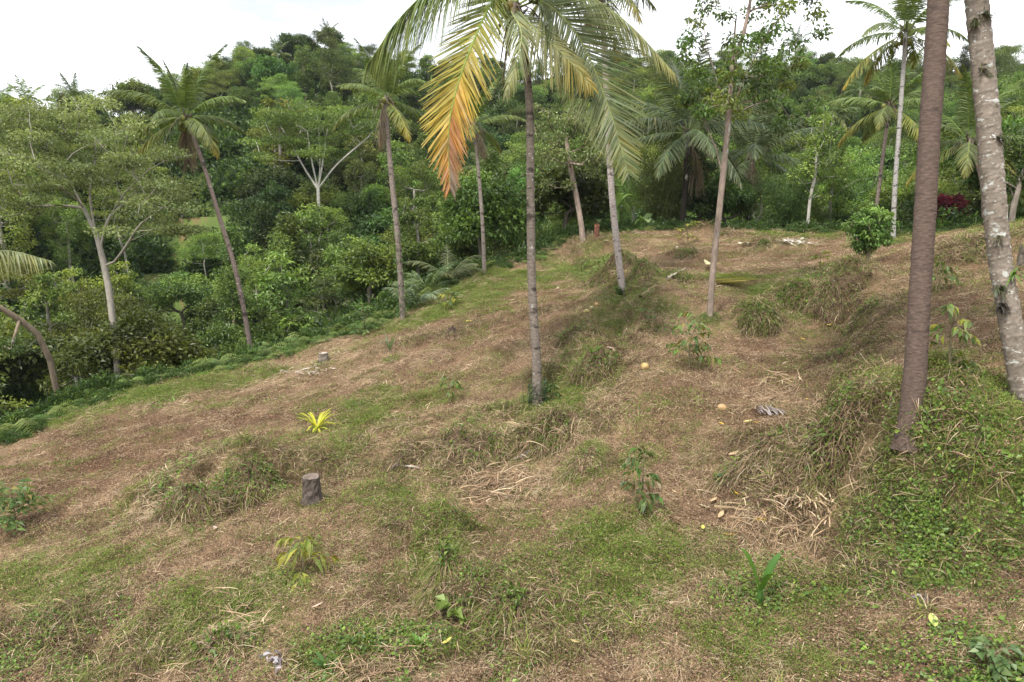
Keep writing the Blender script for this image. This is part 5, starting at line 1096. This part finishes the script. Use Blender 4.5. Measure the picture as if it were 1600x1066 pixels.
bundle('pale heap of chopped leaf scraps at the far edge of the terrace', 1240, 380, 90, .55, .10, [[.5,.45,.4],[.4,.34,.29],[.6,.57,.52]], R(3), 0, 2.5, 'scrap_heap', 'debris heap', (-.1, .5), .3, scat=.35)
bundle('pale flattened leaf heap on the far terrace right of the forked tree', 1172, 382, 26, .7, .12, [[.52,.47,.35],[.45,.38,.25]], R(4), .1, .4, 'scrap_heap', 'debris heap', (0, .1), .1)
bundle('straw coloured heap of long dry blades on the lower centre bank', 790, 745, 150, .75, .022, TANF, R(5), .9, .5, 'straw_heap', 'straw heap', (0, .35), .35, scat=.36)
bundle('straw heap draped down the bank left of the reddish trunk', 1262, 785, 150, .55, .022, TANF, R(6), 1.25, .45, 'straw_heap', 'straw heap', (0, .4), .4, scat=.28)
bundle('pale straw heap spilling down the left bank', 258, 795, 130, .55, .014, [[.6,.48,.34],[.48,.37,.25]], R(7), 1.0, .6, 'straw_heap', 'straw heap', (0, .5), .5, scat=.3)
bundle('tangled brown stalk heap above the lower centre bank', 715, 702, 120, .6, .012, [[.3,.2,.13],[.42,.3,.2]], R(8), .3, .8, 'straw_heap', 'straw heap', (0, .5), .4, scat=.45)
bundle('brown stalk heap beside the foot of the central palm', 868, 672, 90, .6, .014, [[.3,.2,.13],[.48,.36,.24]], R(9), .5, .9, 'straw_heap', 'straw heap', (0, .6), .5, scat=.3)
bundle('grey scrap heap on the litter near the left fern edge', 500, 580, 60, .3, .06, [[.48,.43,.38],[.36,.3,.25]], R(10), 0, 2.5, 'scrap_heap', 'debris heap', (0, .3), .2, scat=.4)

def brush_mound(label, u, v, w, h, seed, green=.4, dark=.7):
    """a hump of earth grown over with tangled dry and green stems"""
    rng = R(seed); g_, t = hit(u, v); r = w * t / FPX / 2; hh = h * t / FPX * .75; root = empty('brush_mound', label, 'mound', g_, 'overgrown earth humps on the clearing')
    m, n = 9, 26; f = np.linspace(0, 1, m); th = np.linspace(0, 2 * math.pi, n, endpoint=False); mb = MB()
    rad = r * (1 - f[:, None] * .98) * (1 + .16 * np.sin(3 * th + seed) + .1 * np.sin(7 * th + seed * 2))[None]; z = hh * np.sin(f * math.pi / 2)[:, None] * (1 + .15 * rng.normal(0, 1, (m, n))) - .03 - .4 * (f[:, None] == 0)
    V = np.stack([np.cos(th)[None] * rad, np.sin(th)[None] * rad * .8, z * np.ones((m, n))], -1).reshape(-1, 3); V[:, 2] += H(V[:, 0] + g_[0], V[:, 1] + g_[1]) - g_[2]; i = np.arange(m - 1)[:, None] * n; j = np.arange(n)[None]
    mb.add(V, np.stack([i + j, i + (j + 1) % n, i + n + (j + 1) % n, i + n + j], -1).reshape(-1, 4), np.array([.10, .07, .045])); obj('earth', mb.mesh('earth', M_GROUND, smooth=True), root)
    k = int(1100 + 2600 * min(1.2, r)); a = rng.uniform(0, 6.283, k); q = np.sqrt(rng.random(k)); zz = hh * np.sqrt(np.clip(1 - q ** 2, 0, 1)) * .95 - .03
    B = np.stack([np.cos(a) * q * r, np.sin(a) * q * r * .8, zz], 1); B[:, 2] += H(B[:, 0] + g_[0], B[:, 1] + g_[1]) - g_[2]; D = np.stack([np.cos(a) * .4 + rng.normal(0, .9, k), np.sin(a) * .4 + rng.normal(0, .9, k), rng.uniform(-.3, .8, k)], 1)
    pc = rng.random((k, 1)); cA = STRW[rng.integers(5, size=k)] * .9; cB = LITT[rng.integers(5, size=k)] * dark; cG = GRSS[rng.integers(4, size=k)] * .8
    ms = MB(); blades(ms, B, D, (.06 + .3 * rng.random(k) ** 1.8), rng.uniform(.004, .011, k), rng.uniform(.2, 1.1, k), np.where(pc < green, cG, np.where(pc < green + (1 - green) * .45, cB, cA)) * rng.uniform(.7, 1.2, (k, 1)), 3)
    obj('tangled_stems', ms.mesh('tangled_stems', M_STRAW), root, kind='stuff')
    k = int(900 * green * min(1.5, r + .3)); a = rng.uniform(0, 6.283, k); q = np.sqrt(rng.random(k)) * .95; ml = MB(); L = rng.uniform(.03, .09, k)
    leaves(ml, np.stack([np.cos(a) * q * r, np.sin(a) * q * r * .8, hh * np.sqrt(1 - q ** 2) + rng.uniform(-.02, .1, k) + H(np.cos(a) * q * r + g_[0], np.sin(a) * q * r * .8 + g_[1]) - g_[2]], 1), L, L * .6, rng.normal(0, 1, (k, 3)), rng.normal(0, .4, (k, 3)) + [0, 0, 1], WEED[rng.integers(4, size=k)] * rng.uniform(.5, 1.2, (k, 1)))
    obj('leafy_weeds', ml.mesh('leafy_weeds', M_LEAF), root, kind='stuff')
for k, (u, v, w, h, gr, lab) in enumerate([(1305,478,100,48,.35,'large shaggy brush mound on the right end of the upper terrace'),(1238,474,62,22,.55,'low green topped mound left of the large shaggy mound'),(1184,508,66,26,.5,'small dark leafy mound right of the forked tree base'),(1345,505,60,24,.35,'brushy hump stepping down right of the large shaggy mound'),
    (958,425,80,34,.55,'mossy hump left of the ringed palm'),(1000,437,64,22,.5,'dark brush hump right of the ringed palm'),(930,592,84,48,.4,'dark overgrown hump on the bank below the green blade tuft'),(900,535,70,28,.3,'brown overgrown hump above the green blade tuft'),(395,772,130,48,.45,'green overgrown hump left of the hollow grey stump'),(300,800,120,52,.3,'brown shaggy hump beside the pale straw heap'),
    (915,718,56,12,.1,'low dark litter hump on the centre terrace'),(862,690,70,26,.3,'tangled hump right of the central palm base'),(735,712,120,26,.25,'long brown stalk hump left of the central palm base'),(1300,705,110,36,.35,'weedy hump left of the reddish trunk'),(1195,705,90,30,.15,'reddish brown litter hump below the grey frond bundle'),(1150,740,70,18,.2,'low dark hump around the dark broad leaved weed'),
    (690,905,56,56,.5,'dark green overgrown bank face in the lower centre'),(785,965,80,28,.45,'grassy hump right of the lower centre bank face'),(1193,386,20,10,.4,'tiny dark tussock on the far terrace'),(1072,402,36,10,.3,'flat dark hump in the middle of the far terrace'),(705,522,36,10,.05,'small dark root hump on the upper long slope'),(560,1030,90,36,.5,'leafy hump at the bottom left of centre'),(1060,436,50,12,.4,'low weedy hump right of the pale branch'),(350,1010,110,26,.3,'dry brush hump in the bottom left')]):
    brush_mound(lab, u, v, w, h, 1000 + k, gr)

# ------------------------------------------------------------------ the humid air that pales the far hills
hm = bpy.data.materials.new('humid_air'); hm.use_nodes = True; t_ = hm.node_tree; t_.nodes.clear(); ho = N(t_, 'ShaderNodeOutputMaterial'); hv = N(t_, 'ShaderNodeVolumePrincipled')
hv.inputs['Color'].default_value = (.86, .92, 1, 1); hv.inputs['Density'].default_value = 0.00016; hv.inputs['Anisotropy'].default_value = 0.2; t_.links.new(hv.outputs[0], ho.inputs['Volume'])
hb = MB(); X = np.array([[a, b, c] for c in (-20, 62) for a, b in ((-340, -340), (340, -340), (340, 340), (-340, 340))], float)
hb.add(X, [[3, 2, 1, 0], [4, 5, 6, 7], [0, 1, 5, 4], [1, 2, 6, 5], [2, 3, 7, 6], [3, 0, 4, 7]], np.ones(3)); obj('haze', hb.mesh('haze', hm), kind='stuff')
